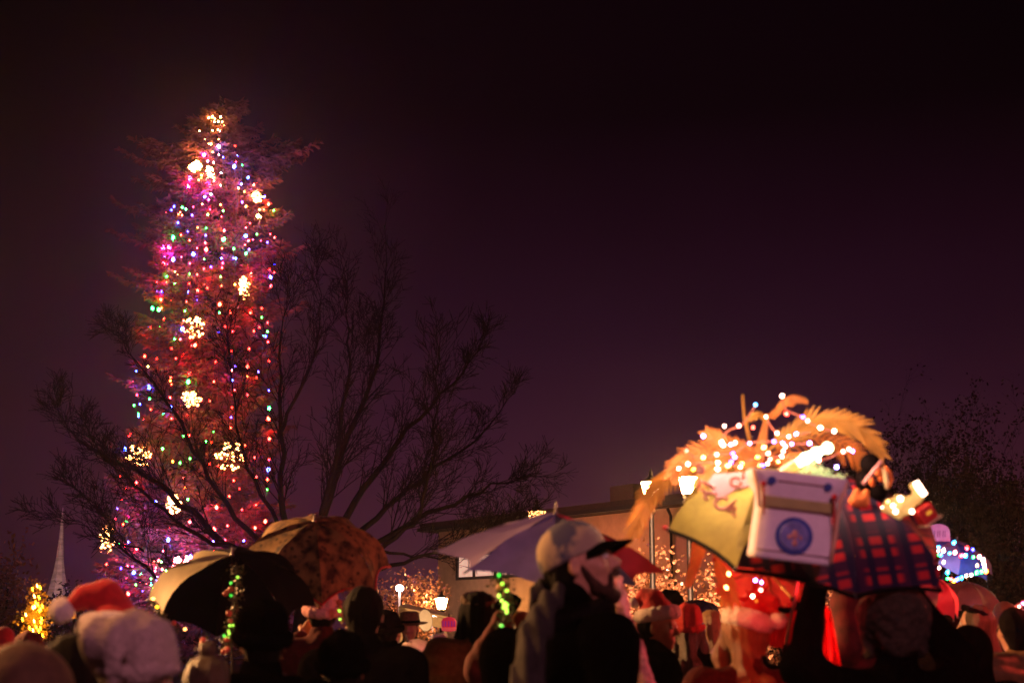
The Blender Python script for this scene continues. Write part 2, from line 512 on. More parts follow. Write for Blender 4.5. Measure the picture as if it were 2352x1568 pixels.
        V, Q = A.mesh(max(.008, vox * .8), lambda X, Y, Z: .0022 * np.sin(X * 190 + 3 * np.sin(Z * 9)) * (1 + 0 * Y) + .006 * ns(X, Y * 1.5, Z * .3))
        npmesh('hair', V, Q, hm, root)
    if beard:
        A = SDF()
        for q in (-1, 1):
            A.cap(Hh(q * .066, .012, -.015), Hh(q * .056, .040, -.078), .008 * s, .012 * s, .02)
            A.cap(Hh(q * .054, .038, -.080), Hh(0, .072, -.110), .013 * s, .018 * s, .02)
            A.cap(Hh(q * .028, .083, -.058), Hh(q * .002, .099, -.046), .0085 * s, .010 * s, .008)
            A.cap(Hh(q * .030, .083, -.058), Hh(q * .026, .074, -.095), .007 * s, .012 * s, .012)
        A.ell(Hh(0, .068, -.112), sc(.026, .022, .020), .02)
        ns = vnoise(seed + 4, 160)
        V, Q = A.mesh(.006, lambda X, Y, Z: .003 * ns(X, Y, Z)); npmesh('beard', V, Q, beard, root)
    ctx = dict(s=s, H=Hh, R=Rn, sc=sc, root=root, seed=seed, vox=vox)
    for h in (hat if isinstance(hat, list) else [hat]):
        if h: h(ctx)
    if extra: extra(ctx)
    return root

def hand(B, el, wr, q, s, grow=0.0, curl=.9):
    """palm with four bent fingers and a thumb that leaves its side"""
    dvec = (wr - el); dvec = dvec / (np.linalg.norm(dvec) + 1e-9)
    side = np.cross(dvec, np.array((0, 1, .01))); side = side / (np.linalg.norm(side) + 1e-9)
    nrm = np.cross(side, dvec)
    if nrm[1] < 0: nrm = -nrm
    g = grow
    pc = wr + dvec * .045 * s
    for t in (-.028, -.010, .010, .028):
        B.cap(wr + dvec * .01 * s + side * t * .6 * s, wr + dvec * .085 * s + side * t * s, (.016 + g) * s, (.013 + g) * s, .012 * s)
    for j, (t, L) in enumerate(((-.030, .062), (-.010, .074), (.010, .070), (.029, .054))):
        a = wr + dvec * .088 * s + side * t * s
        b = a + (dvec * .75 + nrm * .55) * L * .45 * s
        c = b + (dvec * (.2) + nrm * .95) * L * .35 * s
        e = c + (-dvec * .6 + nrm * .5) * L * .28 * s
        B.cap(a, b, (.0098 + g) * s, (.0090 + g) * s, .005 * s); B.cap(b, c, (.0090 + g) * s, (.0085 + g) * s, .004 * s); B.cap(c, e, (.0085 + g) * s, (.0075 + g) * s, .004 * s)
    a = wr + dvec * .030 * s + side * (-q) * .026 * s
    b = a + (dvec * .45 + side * (-q) * .55 + nrm * .5) * .038 * s; c = b + (dvec * .6 + nrm * .75) * .032 * s
    B.cap(a, b, (.0125 + g) * s, (.0105 + g) * s, .008 * s); B.cap(b, c, (.0105 + g) * s, (.0085 + g) * s, .004 * s)

# ---- hats (all in the head's own frame)
def ring(A, Hh, s, c, rx, ry, rad, k=.015, n=14, tiltx=0.):
    pts = []
    for i in range(n + 1):
        a = 2 * math.pi * i / n
        pts.append(Hh(c[0] + rx * math.cos(a), c[1] + ry * math.sin(a), c[2] + tiltx * math.sin(a)))
    for a, b in zip(pts[:-1], pts[1:]): A.cap(a, b, rad * s, k=k)
def santa(flop, pom=.035, brim=WHITEW, red=REDF, bw=.030, lift=0.0, tiltx=.012):
    def f(c):
        s, Hh = c['s'], c['H']
        n = vnoise(c['seed'], 120)
        A = SDF(); ring(A, Hh, s, (0, -.012, .050 + lift), .080, .098, bw, tiltx=tiltx)
        ring(A, Hh, s, (0, -.012, .066 + lift), .076, .093, bw * .9, tiltx=tiltx)
        V, Q = A.mesh(max(.007, c['vox'] * .7), lambda X, Y, Z: .004 * n(X, Y, Z)); npmesh('hat_brim', V, Q, brim, c['root'])
        A = SDF(); A.ell(Hh(0, -.014, .075 + lift), (.084 * s, .10 * s, .075 * s), .0, R=c['R'])
        r0 = .062
        for i in range(len(flop) - 1):
            t0, t1 = i / (len(flop) - 1), (i + 1) / (len(flop) - 1)
            A.cap(Hh(*flop[i]), Hh(*flop[i + 1]), (r0 * (1 - t0) + .016 * t0) * s, (r0 * (1 - t1) + .016 * t1) * s, .03)
        n2 = vnoise(c['seed'] + 3, 30)
        V, Q = A.mesh(max(.008, c['vox'] * .7), lambda X, Y, Z: .007 * n2(X, Y, Z)); npmesh('hat_crown', V, Q, red, c['root'])
        A = SDF(); A.ell(Hh(*flop[-1]), pom * s); V, Q = A.mesh(.007, lambda X, Y, Z: .005 * n(X, Y, Z)); npmesh('pompom', V, Q, brim, c['root'])
    return f
def beanie(m=WHITEW, h=.11, slouch=(0, -.04), fold=.024, fuzz=.004):
    def f(c):
        s, Hh = c['s'], c['H']; A = SDF()
        A.ell(Hh(0, -.018, .035), (.098 * s, .115 * s, h * s), .0, R=c['R'])
        A.ell(Hh(slouch[0], slouch[1] - .02, .085), (.080 * s, .090 * s, .066 * s), .04, R=c['R'])
        A.cut(Hh(0, 0, .005), c['R'] @ np.array((0, .30, -1.)))
        n1 = vnoise(c['seed'], 26); n = vnoise(c['seed'] + 1, 130)
        V, Q = A.mesh(max(.006, c['vox'] * .7), lambda X, Y, Z: .006 * n1(X, Y, Z) + .004 * np.sin(X * 95) + fuzz * n(X, Y, Z)); npmesh('hat_crown', V, Q, m, c['root'])
        A = SDF(); ring(A, Hh, s, (0, -.018, .020), .086, .103, fold, tiltx=.018)
        V, Q = A.mesh(max(.006, c['vox'] * .7), lambda X, Y, Z: .003 * n(X, Y, Z)); npmesh('hat_cuff', V, Q, m, c['root'])
    return f
def furhat(m=FUR, r=1.0):
    def f(c):
        s, Hh = c['s'], c['H']; A = SDF()
        A.ell(Hh(0, -.018, .045), (.115 * s * r, .125 * s * r, .10 * s * r), .0, R=c['R'])
        for q in (-1, 1): A.cap(Hh(q * .085, -.01, .02), Hh(q * .085, .0, -.07), .035 * s, .03 * s, .03)
        A.ell(Hh(0, -.10, -.03), (.085 * s, .04 * s, .06 * s), .03)
        A.ell(Hh(0, .115, -.03), (.06 * s, .08 * s, .08 * s), .02, 's', R=c['R'])
        n = vnoise(c['seed'], 75); n2 = vnoise(c['seed'], 180)
        V, Q = A.mesh(.008, lambda X, Y, Z: .012 * n(X, Y, Z) + .007 * n2(X, Y, Z)); npmesh('fur_hat', V, Q, m, c['root'])
    return f
def cap_hat(m, mb):
    def f(c):
        s, Hh = c['s'], c['H']; A = SDF()
        A.ell(Hh(0, -.016, .030), (.090 * s, .108 * s, .106 * s), .0, R=c['R'])
        A.cut(Hh(0, 0, .016), c['R'] @ np.array((0, .20, -1.)))
        n = vnoise(c['seed'], 30)
        V, Q = A.mesh(.006, lambda X, Y, Z: .004 * n(X, Y, Z)); npmesh('cap_crown', V, Q, m, c['root'])
        # peak: curved plate
        vs = []; fs = []; nu, nv = 12, 5
        for j in range(nv + 1):
            for i in range(nu + 1):
                a = math.pi * (i / nu) ; t = j / nv
                x = math.cos(a) * (.074 + .004 * t); y = .040 + math.sin(a) * (.045 + .085 * t)
                z = .030 + .014 * math.sin(a) - .014 * t + -.9 * x * x * (1 + t)
                vs.append(Hh(x, y, z))
        for j in range(nv):
            for i in range(nu):
                a = j * (nu + 1) + i; fs.append((a, a + 1, a + nu + 2, a + nu + 1))
        mb_ = MB(); mb_.add(vs, fs); o = mb_.build('cap_peak', mb, c['root'])
        so = o.modifiers.new('thick', 'SOLIDIFY'); so.thickness = .005
        mb_ = MB(); mb_.ball(Hh(0, -.016, .137), .008 * s); mb_.build('cap_button', m, c['root'])
    return f
def brimhat(m, band):
    def f(c):
        s, Hh = c['s'], c['H']; R = Matrix(c['R'].tolist())
        prof = [(.0, .058), (.14, .056), (.165, .064), (.168, .068), (.14, .062), (.094, .066), (.092, .10), (.085, .155), (.06, .168), (.03, .160), (0.001, .155)]
        MB().lathe([(max(r, .0005) * s, z * s) for r, z in prof], 26, Hh(0, -.01, -.02), R).build('hat', m, c['root'])
        MB().lathe([(.090 * s, .068 * s), (.0965 * s, .069 * s), (.0955 * s, .092 * s), (.088 * s, .093 * s)], 26, Hh(0, -.01, -.02), R).build('hat_band', band, c['root'])
    return f
def headband(m):
    def f(c):
        s, Hh = c['s'], c['H']; A = SDF(); ring(A, Hh, s, (0, -.020, .075), .079, .090, .011, tiltx=.03); ring(A, Hh, s, (0, -.020, .088), .074, .085, .010, tiltx=.03)
        V, Q = A.mesh(.008); npmesh('headband', V, Q, m, c['root'])
    return f
def hooded(m, fur=None):
    def f(c):
        s, Hh, sc = c['s'], c['H'], c['sc']; A = SDF()
        A.ell(Hh(0, -.03, .03), (.118 * s, .125 * s, .125 * s), .0, R=c['R'])
        A.cap(Hh(0, -.05, -.02), sc(0, -.05, 1.45), .10 * s, .12 * s, .05)
        A.ell(Hh(0, .13, -.03), (.078 * s, .12 * s, .115 * s), .03, 's', R=c['R'])
        n1 = vnoise(c['seed'], 20); V, Q = A.mesh(.010, lambda X, Y, Z: .009 * n1(X, Y, Z)); npmesh('hood', V, Q, m, c['root'])
        if fur:
            A = SDF(); pts = [Hh(.095 * math.cos(a), .055 + .0 * a, .01 + .118 * math.sin(a)) for a in [math.radians(x) for x in range(-60, 241, 20)]]
            for a, b in zip(pts[:-1], pts[1:]): A.cap(a, b, .024 * s, k=.02)
            n = vnoise(c['seed'], 150); V, Q = A.mesh(.008, lambda X, Y, Z: .009 * n(X, Y, Z)); npmesh('hood_fur', V, Q, fur, c['root'])
    return f
def scarf(m, rad=.045, drop=True, side=-1):
    def f(c):
        s, sc = c['s'], c['sc']; A = SDF()
        pts = [sc(.085 * math.cos(a), -.01 + .09 * math.sin(a), 1.485 + .02 * math.sin(a * 2)) for a in [2 * math.pi * i / 12 for i in range(13)]]
        for a, b in zip(pts[:-1], pts[1:]): A.cap(a, b, rad * s, k=.02)
        if drop:
            A.cap(sc(side * .08, -.11, 1.46), sc(side * .16, -.15, 1.34), rad * s, k=.03); A.cap(sc(side * .16, -.15, 1.34), sc(side * .20, -.16, 1.0), rad * 1.05 * s, rad * .9 * s, .03)
        n = vnoise(c['seed'], 45); n2 = vnoise(c['seed'], 18)
        V, Q = A.mesh(.009, lambda X, Y, Z: .008 * n2(X, Y, Z) + .005 * n(X, Y, Z)); npmesh('scarf', V, Q, m, c['root'])
    return f

# ------------------------------------------------------------ umbrellas
def umbrella(label, c, R, H, axis, mats, pick, n=8, spin=0., pole=.75, name='umbrella', group=None, polemat=STEEL, sag=.05, scallop=.08, handle=True, ribs=True, power=2.0, rnd=1.45):
    c = Vector(c); ax = Vector(axis).normalized()
    x = ax.cross(Vector((0, 1, 0))); x.normalize(); y = ax.cross(x)
    root = thing(name, c, label, 'umbrella', group)
    def rib(i, t):
        a = 2 * math.pi * i / n + spin; r = R * math.sin(t * rnd) / math.sin(rnd)
        return (x * math.cos(a) + y * math.sin(a)) * r + ax * (H * (1 - t ** power))
    mb = MB(); ns, ntt = 9, 8
    for i in range(n):
        mb.mat = pick(i); vs = []; fs = []
        for a in range(ns + 1):
            for b in range(ntt + 1):
                w = b / ntt; bow = 4 * w * (1 - w); t = (a / ns) * (1 - scallop * bow)
                p = rib(i, t).lerp(rib(i + 1, t), w)
                p = p * (1 - sag * bow * t) + ax * (-sag * .4 * R * bow * t)
                p += ax * (.006 * math.sin(7 * w + 11 * t + i * 2))
                vs.append(p)
        for a in range(ns):
            for b in range(ntt):
                k = a * (ntt + 1) + b; fs.append((k, k + ntt + 1, k + ntt + 2, k + 1))
        mb.add(vs, fs)
    o = mb.build('canopy', mats, root)
    if ribs:
        for i in range(n):
            m_ = MB(); m_.tube([rib(i, t) * .985 - ax * .006 for t in (.02, .2, .4, .6, .8, .97, 1.0)], .0022, 5)
            m_.tube([rib(i, 1.0) * .985, rib(i, 1.0) * 1.02 - ax * .008], .004, 6)
            r_ = m_.build('rib', polemat, root)
            MB().tube([ax * (H * .45), rib(i, .5) - ax * .01], .002, 5).build('stretcher', polemat, r_)
    MB().tube([ax * (H + .0), -ax * pole], .006, 8).build('pole', polemat, root)
    MB().lathe([(.010, H - .01), (.013, H + .006), (.006, H + .012), (.005, H + .045), (.002, H + .055)], 10, (0, 0, 0), Matrix((x, y, ax)).transposed()).build('tip', polemat, root)
    if handle:
        hp = [-ax * pole]
        for k in range(9):
            a = math.pi * k / 8; hp.append(-ax * (pole + .06 + .035 * math.sin(a)) + x * (.035 - .035 * math.cos(a)))
        MB().tube(hp, .011, 8).build('handle', BLACK, root)
    return root, (lambda i, t: c + rib(i, t))
def uv(o):
    return o
# ============================================================ SETTING
g = MB(); g.add([(-900, -60, 0), (900, -60, 0), (900, 2400, 0), (-900, 2400, 0)], [(0, 1, 2, 3)])
tag(g.build('ground', M('wet_asphalt', (.035, .032, .033), .35, .4, 3, .2, spec=.5), smooth=False), kind='structure')
g = MB(); g.add([(-40, 18, .005), (8, 18, .005), (20, 75, .005), (-60, 75, .005)], [(0, 1, 2, 3)])
tag(g.build('lawn', M('winter_lawn', (.025, .030, .012), .95, .5, 6, .5), smooth=False), kind='structure')

# ---- building behind the square
A0 = P(1007, 1222, 56); A1 = P(1760, 1128, 41)
zE = A0.z
def onwall(u, v):
    """point of the facade plane seen at u, v"""
    o = Vector((0, 0, CAMZ)); dr = (P(u, v, 10) - o)
    w = Vector((A1.x - A0.x, A1.y - A0.y, 0)).normalized(); nn = Vector((w.y, -w.x, 0))
    t = (A0 - o).dot(nn) / dr.dot(nn)
    return o + dr * t
wdir = Vector((A1.x - A0.x, A1.y - A0.y, 0)).normalized(); wn_ = Vector((wdir.y, -wdir.x, 0))
bl = thing('community_building', (A0.x, A0.y, 0), 'long low tan building with dark flat roof and a wide lit window', 'building')
m = RB(bl.location); L = 17.5
STUCCO = M('tan_render', (.42, .27, .15), .9, .10, 4, .15)
WB = onwall(1046, 1331).z; WT = WB + .95
wu0 = (onwall(1048, 1331) - A0).dot(wdir); wu1 = (onwall(1196, 1315) - A0).dot(wdir)
def wp(u, z, o=0.0): return Vector((A0.x, A0.y, 0)) + wdir * u + wn_ * o + Vector((0, 0, z))
def wq(u0, u1, z0, z1):
    m.slab([wp(u0, z0), wp(u1, z0), wp(u1, z1), wp(u0, z1)], .3, -wn_)
wq(0, wu0, 0, zE); wq(wu1, L, 0, zE); wq(wu0, wu1, 0, WB); wq(wu0, wu1, WT, zE)
m.slab([wp(0, 0, -.3), wp(0, 0, -14), wp(0, zE, -14), wp(0, zE, -.3)], .3, wdir)
m.build('wall', STUCCO, bl, smooth=False)
m = RB(bl.location)
m.slab([wp(-.5, zE, .55), wp(L, zE, .55), wp(L, zE, -14), wp(-.5, zE, -14)], .34, (0, 0, 1))
m.build('roof', M('dark_roof', (.035, .018, .012), .8, .3, 8, .3), bl, smooth=False)
m = RB(bl.location); pb = onwall(1322, 1150); m.box(wp((pb - A0).dot(wdir) * 1.04, zE + .34 + .42, -2.2), (1.3, 1.0, .85), Matrix.Rotation(math.atan2(wdir.y, wdir.x), 3, 'Z'), .03)
m.build('roof_vent', M('vent_metal', (.10, .05, .035), .6, .2, 20, .2), bl, smooth=False)
FRM = M('window_frame_bronze', (.020, .012, .010), .4, .2, 20, .1)
def window(u0, u1, z0, z1, mull, em):
    m = RB(bl.location); f = .09
    for a, b, c_, d_ in ((u0, u1, z0 - .02, z0 + f), (u0, u1, z1 - f, z1 + .02), (u0 - .02, u0 + f, z0 + f, z1 - f), (u1 - f, u1 + .02, z0 + f, z1 - f)):
        m.slab([wp(a, c_, .03), wp(b, c_, .03), wp(b, d_, .03), wp(a, d_, .03)], .12, -wn_)
    for q in mull:
        m.slab([wp(q, z0 + f, .02), wp(q + .09, z0 + f, .02), wp(q + .09, z1 - f, .02), wp(q, z1 - f, .02)], .10, -wn_)
    fr = m.build('window', FRM, bl, smooth=False)
    m = RB(bl.location); m.slab([wp(u0 + f, z0 + f, -.06), wp(u1 - f, z0 + f, -.06), wp(u1 - f, z1 - f, -.06), wp(u0 + f, z1 - f, -.06)], .01, -wn_)
    m.build('pane', em, fr, smooth=False)
PANE = M('lit_room_blind', (.5, .4, .35), .6, .12, 2, em=(1, .56, .42), ems=.72, bump=0)
mu = lambda u: (onwall(u, 1325) - A0).dot(wdir)
m = RB(bl.location)
for q in (4.5, 14.0):
    m = RB(bl.location); m.tube([wp(q, .1, .08), wp(q, zE - .25, .08), wp(q + .12, zE - .06, .3)], .05, 7); m.build('downpipe', IRON, bl)
m = RB(bl.location); m.slab([wp(-.5, zE + .02, .555), wp(L, zE + .02, .555), wp(L, zE + .15, .555), wp(-.5, zE + .15, .555)], .12, wn_); m.build('gutter', IRON, bl, smooth=False)
window(wu0, wu1, WB, WT, [mu(1086), mu(1135), mu(1165)], PANE)
sm = onwall(1062, 1371); us = (sm - A0).dot(wdir)
window(us - .02, us + .5, sm.z - .45, sm.z + .06, [], M('lit_office', (.5, .5, .5), .6, .1, 2, em=(.75, .62, 1), ems=.75, bump=0))

# ---- small kiosk and its things, far down the middle
k0 = P(985, 1435, 26)
ks = thing('market_stall', (k0.x, k0.y, 0), 'cream roofed market stall under the black lamp post far behind the crowd', 'stall')
m = RB(ks.location); CR = M('cream_canvas', (.62, .50, .26), .8, .12, 15, .3)
zt = P(950, 1400, 26).z
m.slab([k0 + Vector((-.55, 0, zt - k0.z + .02)), k0 + Vector((.35, 0, zt - k0.z - .16)), k0 + Vector((.35, 1.6, zt - k0.z - .1)), k0 + Vector((-.55, 1.6, zt - k0.z + .1))], .04, (0, 0, 1))
m.slab([k0 + Vector((-.55, -.01, zt - k0.z - .18)), k0 + Vector((.35, -.01, zt - k0.z - .34)), k0 + Vector((.35, -.01, zt - k0.z - .165)), k0 + Vector((-.55, -.01, zt - k0.z + .015))], .03, (0, 1, 0))
m.build('awning', CR, ks, smooth=False)
for dx in (-.5, .3):
    m = RB(ks.location); m.tube([(k0.x + dx, k0.y + .05, 0), (k0.x + dx, k0.y + .05, zt - .2)], .03, 6); m.build('post', CR, ks)
m = RB(ks.location); m.box((k0.x - .1, k0.y + .5, .5), (.9, .5, 1.0), bev=.02); m.box((k0.x - .1, k0.y + .45, 1.02), (1.0, .65, .04), bev=.01); m.build('counter', M('stall_board', (.35, .22, .10), .7, .2, 20, .3), ks, smooth=False)
pl = P(976, 1424, 24); o = MB().lathe([(.001, 0), (.16, .0), (.19, .02), (.17, .035), (.001, .03)], 20, (0, 0, 0), Matrix.Rotation(math.radians(75), 3, 'X') @ Matrix.Rotation(.4, 3, 'Y')).build('round_platter', M('pale_enamel', (.6, .6, .45), .4, .05, 8, 0))
o.location = pl; tag(o, 'pale oval platter ornament hanging in front of the cream stall awning', 'ornament')
o.scale = (.7, .7, 1)

# ---- lamps
GL = M('lamp_glass_warm', (.8, .7, .6), .3, .02, em=(1, .46, .15), ems=420., bump=0)
def lantern(u, v, d, label, sc_=.8, em=None, height=None, group='black post lanterns', post=True, glow=None, tiny=False):
    """v: middle of the glass"""
    c = P(u, v, d); r = thing('street_lamp', (c.x, c.y, 0), label, 'street lamp', group); s = sc_
    if post:
        MB().lathe([(.11, 0), (.12, .12), (.07, .2), (.042, .5), (.032, c.z - .55 * s), (.06, c.z - .5 * s), (.05, c.z - .42 * s)], 10).build('post', IRON, r)
    MB().lathe([(.05 * s, -.42 * s), (.10 * s, -.34 * s), (.13 * s, -.20 * s)], 8, (0, 0, c.z)).build('collar', IRON, r)
    MB().lathe([(.12 * s, -.20 * s), (.20 * s, .14 * s), (.19 * s, .16 * s), (.001, .165 * s)], 8, (0, 0, c.z)).build('glass', em or GL, r, smooth=False)
    for k in range(4):
        a = math.pi / 4 + k * math.pi / 2
        MB().tube([(math.cos(a) * .125 * s, math.sin(a) * .125 * s, c.z - .2 * s), (math.cos(a) * .212 * s, math.sin(a) * .212 * s, c.z + .16 * s)], .012 * s, 5).build('frame_bar', IRON, r)
    MB().lathe([(.21 * s, .155 * s), (.215 * s, .17 * s), (.12 * s, .23 * s), (.05 * s, .28 * s), (.035 * s, .34 * s), (.05 * s, .37 * s), (.015 * s, .41 * s), (.01 * s, .46 * s)], 10, (0, 0, c.z)).build('cap', IRON, r)
    return r
lantern(1495, 1124, 17, 'black post lantern with glaring warm glass, left of the pair beside the palm fronds', .56)
lantern(1580, 1112, 17, 'black post lantern seen through palm fronds just above the yellow umbrella panel', .56)
lantern(1014, 1384, 33, 'short black post lantern glowing in front of the tan wall above the market stall', .68)
lantern(1233, 1190, 30, 'dimmer black lantern peeping over the top of the purple umbrella', .95, em=M('lamp_glass_dim', (.8, .6, .4), .3, .02, em=(1, .42, .12), ems=8., bump=0))
lantern(2122, 1228, 22, 'post lantern glowing at the left end of the blue umbrella on the right', .62)
# tall street light
c = P(918, 1350, 31); r = thing('street_lamp', (c.x, c.y, 0), 'tall pale street light with a white glare beside the copper leaved tree', 'street lamp')
MB().lathe([(.06, 0), (.035, .3), (.024, c.z - .08)], 10).build('post', M('pale_pole', (.55, .5, .48), .5, .05, 10, .05, em=(1, .6, .5), ems=.0), r)
MB().ball((0, 0, c.z), (.085, .085, .07), 12, 8).build('lamp_head', M('lamp_white', (.8, .8, .8), .3, .02, em=(1, .66, .62), ems=60, bump=0), r)
c = P(896, 1428 - 12, 60)
c = P(992, 1416, 52); r = thing('street_lamp', (c.x, c.y, 0), 'small white globe light on a short post just left of the lantern over the stall', 'street lamp')
MB().lathe([(.07, 0), (.05, c.z)], 8).build('post', M('pale_pole'), r)
MB().ball((0, 0, c.z), .16, 10, 7).build('globe', M('lamp_white'), r)

# unseen lamps standing in for whatever lights the crowd, the wall and the hedge
def unseen_lamp(x, y, z, col, watts, label, rad=.18, aim=None, cone=60):
    r = thing('street_lamp', (x, y, 0), label, 'street lamp')
    MB().lathe([(.12, 0), (.08, .3), (.05, z - .35), (.11, z - .30), (.03, z - .28)], 10).build('post', IRON, r)
    MB().lathe([(.24, z + .26), (.2, z + .32), (.02, z + .40)], 12).build('cap', IRON, r)
    ld = bpy.data.lights.new('lamp_light', 'SPOT' if aim else 'POINT'); ld.energy = watts; ld.color = col; ld.shadow_soft_size = rad
    lo = bpy.data.objects.new('lamp_light', ld); COL.objects.link(lo); lo.parent = r; lo.location = (0, 0, z)
    if aim:
        ld.spot_size = math.radians(cone); ld.spot_blend = .4; lo.rotation_euler = (Vector(aim) - Vector((x, y, z))).to_track_quat('-Z', 'Y').to_euler()
    return r
unseen_lamp(-9.0, 12.2, 4.4, (1, .44, .15), 12500, 'tall warm lamp post left of the crowd outside the picture', .18, (-1.3, 7.6, 1.7), 46)
unseen_lamp(-5.2, 4.6, 5.4, (1, .42, .14), 1900, 'added warm spot lamp left of the front row, out of frame', .12, (-.7, 3.8, 1.5), 52)  # added to warm the front hats from the left
unseen_lamp(1.6, .4, 3.5, (1, .37, .50), 380, 'added rose fill lamp beside the camera, out of frame', .3)  # pink fill added over the front row and the white box
unseen_lamp(3.9, 8.0, 2.3, (1, .075, .055), 310, 'added red fill lamp right of the crowd, out of frame', .3)  # red fill added for the faces and cloth at right
unseen_lamp(9.5, 17.0, 3.6, (1, .45, .17), 500, 'added warm fill lamp beside the copper hedge, out of frame')  # added fill, no such post in view

sq = P(1310, 1300, 45); unseen_lamp(sq.x, 45, 3.6, (1, .35, .13), 240, 'added warm lamp lighting the tan wall, unseen behind the purple umbrella')  # added to brighten the wall
sq = P(1120, 1420, 50); unseen_lamp(sq.x, 50, 2.2, (1, .5, .17), 190, 'added low warm lamp lighting the tan wall, unseen behind the tan coat')  # added to brighten the lower left of the wall
gf = P(1520, 1442, 14.5); r = thing('added_floodlight', (gf.x, gf.y, 0), 'added low floodlight before the copper bushes, unseen behind the crowd', 'floodlight')  # added to brighten the bushes from below
MB().box((0, 0, .12), (.3, .18, .2), bev=.02).build('housing', IRON, r)
ld = bpy.data.lights.new('flood', 'SPOT'); ld.energy = 5200; ld.color = (1, .50, .26); ld.spot_size = math.radians(75); ld.spot_blend = .5; ld.shadow_soft_size = .08
lo = bpy.data.objects.new('flood', ld); COL.objects.link(lo); lo.parent = r; lo.location = (0, .12, .3); lo.rotation_euler = Vector((.05, 4.0, 1.5)).to_track_quat('-Z', 'Y').to_euler()
# ---- church spire
sp = P(130, 1400, 150); st = P(136, 1162, 150)
r = thing('church', (sp.x, sp.y, 0), 'distant church with a needle thin grey shingled spire above the dark trees', 'church')
b = P(124, 1400, 150)
hw = px(34, 150)
MB().lathe([(hw * 1.25, b.z - 6), (hw * 1.15, b.z + 0.0), (hw * .68, b.z + 1.9), (hw * .40, b.z + 3.8), (hw * .26, b.z + 5.2), (hw * .17, b.z + 7.0), (hw * .085, b.z + 9.2), (.02, st.z)], 8).build('spire', M('grey_shingle', (.34, .26, .25), .8, .35, 1.2, .4, em=(1, .55, .45), ems=.0, stretch=(1, 1, 4)), r, smooth=False)
ld = bpy.data.lights.new('floodlight', 'SPOT'); ld.energy = 11000; ld.color = (1, .55, .5); ld.shadow_soft_size = 1; ld.spot_size = math.radians(40)
lo = bpy.data.objects.new('floodlight', ld); COL.objects.link(lo); lo.parent = r; lo.location = (5, -14, b.z - 3); lo.rotation_euler = Vector((-5, 14, 7)).to_track_quat('-Z', 'Y').to_euler()
MB().box((0, 0, (b.z - 6) / 2), (hw * 3, hw * 3, b.z - 5.8), bev=.05).build('tower', M('brick_dark', (.12, .06, .045), .9, .3, 2, .3), r, smooth=False)
MB().tube([(0, 0, st.z - .3), (0, 0, st.z + 1.2)], .03, 5).build('finial', IRON, r)

# ============================================================ TREES
def leafcloud(centres, n, size, spread, jitter=1.0, flat=.5):
    """n small folded leaf quads scattered round the centres (k,3)"""
    ci = nrg.integers(0, len(centres), n); c = centres[ci] + nrg.normal(0, spread, (n, 3))
    a = nrg.normal(0, 1, (n, 3)); a /= np.linalg.norm(a, axis=1)[:, None]
    b = np.cross(a, nrg.normal(0, 1, (n, 3))); b /= np.linalg.norm(b, axis=1)[:, None] + 1e-9
    s = size * nrg.uniform(.6, 1.3, (n, 1))
    V = np.stack([c - a * s, c - b * s * flat, c + a * s, c + b * s * flat], 1).reshape(-1, 3)
    Fq = np.arange(n * 4).reshape(n, 4)
    return V, Fq

def limb_paths(rnd, start, dirv, length, rad, depth, out, gravity=.0, up=.25, wig=.22, seg=6, split=(3, 5), minlen=.12, shrink=.55, allv=None):
    pts = [start.copy()]; rr = [rad]; d = dirv.normalized(); p = start.copy()
    for i in range(seg):
        d = (d + Vector((rnd.gauss(0, wig), rnd.gauss(0, wig), rnd.gauss(0, wig) + up * .3)) * .5).normalized()
        p = p + d * length / seg; pts.append(p.copy()); rr.append(rad * (1 - .8 * (i + 1) / seg))
    out.append((pts, rr))
    if depth <= 0: return
    for k in range(rnd.randint(*split)):
        t = rnd.uniform(.25, 1.0); j = min(seg - 1, int(t * seg)); q = pts[j].lerp(pts[j + 1], t * seg - j)
        dd = (pts[j + 1] - pts[j]).normalized(); side = Vector((rnd.gauss(0, 1), rnd.gauss(0, 1), rnd.gauss(0, 1))); side = (side - dd * side.dot(dd)).normalized()
        nd = (dd + side * rnd.uniform(.5, 1.1) + Vector((0, 0, up))).normalized()
        limb_paths(rnd, q, nd, max(minlen, length * shrink * rnd.uniform(.6, 1.1)), max(rr[j] * .55, .004), depth - 1, out, gravity, up, wig, max(3, seg - 1), split, minlen, shrink)
def ptube(lst, mb, lod=((.05, 7), (.02, 5), (0, 3))):
    for pts, rr in lst:
        n = next(k for r0, k in lod if rr[0] >= r0); mb.tube(pts, rr, n, cap=False)
    return mb
BARK = M('wet_bark', (.0045, .0022, .002), .8, .4, 12, .6, spec=.04, stretch=(1, 1, .3))

# ---- the tall conifer
cb = P(452, 1442, 45); CX, CY = cb.x, cb.y
cf = thing('conifer_tree', (CX, CY, 0), 'tall narrow spruce hung with coloured bulbs and lit snowflakes left of the bare tree', 'tree')
prof = [(1442, 2.2), (1390, 3.15), (1250, 3.0), (1150, 2.8), (1050, 2.65), (950, 2.4), (830, 2.2), (800, 2.05), (740, 2.15), (650, 2.0), (600, 1.9), (520, 1.95), (450, 1.65), (400, 1.35), (345, 1.35), (325, 1.1), (300, .8), (262, .42), (236, .10)]
profz = [(P(480, v, 45).z, r) for v, r in prof]
def crad(z):
    for (z0, r0), (z1, r1) in zip(profz[:-1], profz[1:]):
        if z0 <= z <= z1: return r0 + (r1 - r0) * (z - z0) / (z1 - z0)
    return profz[0][1] if z < profz[0][0] else .1
ztop = profz[-1][0]
MB().tube([(0, 0, 0), (.05, 0, 6), (-.05, 0, 12), (0, 0, ztop - .2)], [.36, .28, .16, .03], 10).build('trunk', BARK, cf)
r3 = random.Random(5); bm_ = MB(); TV = []
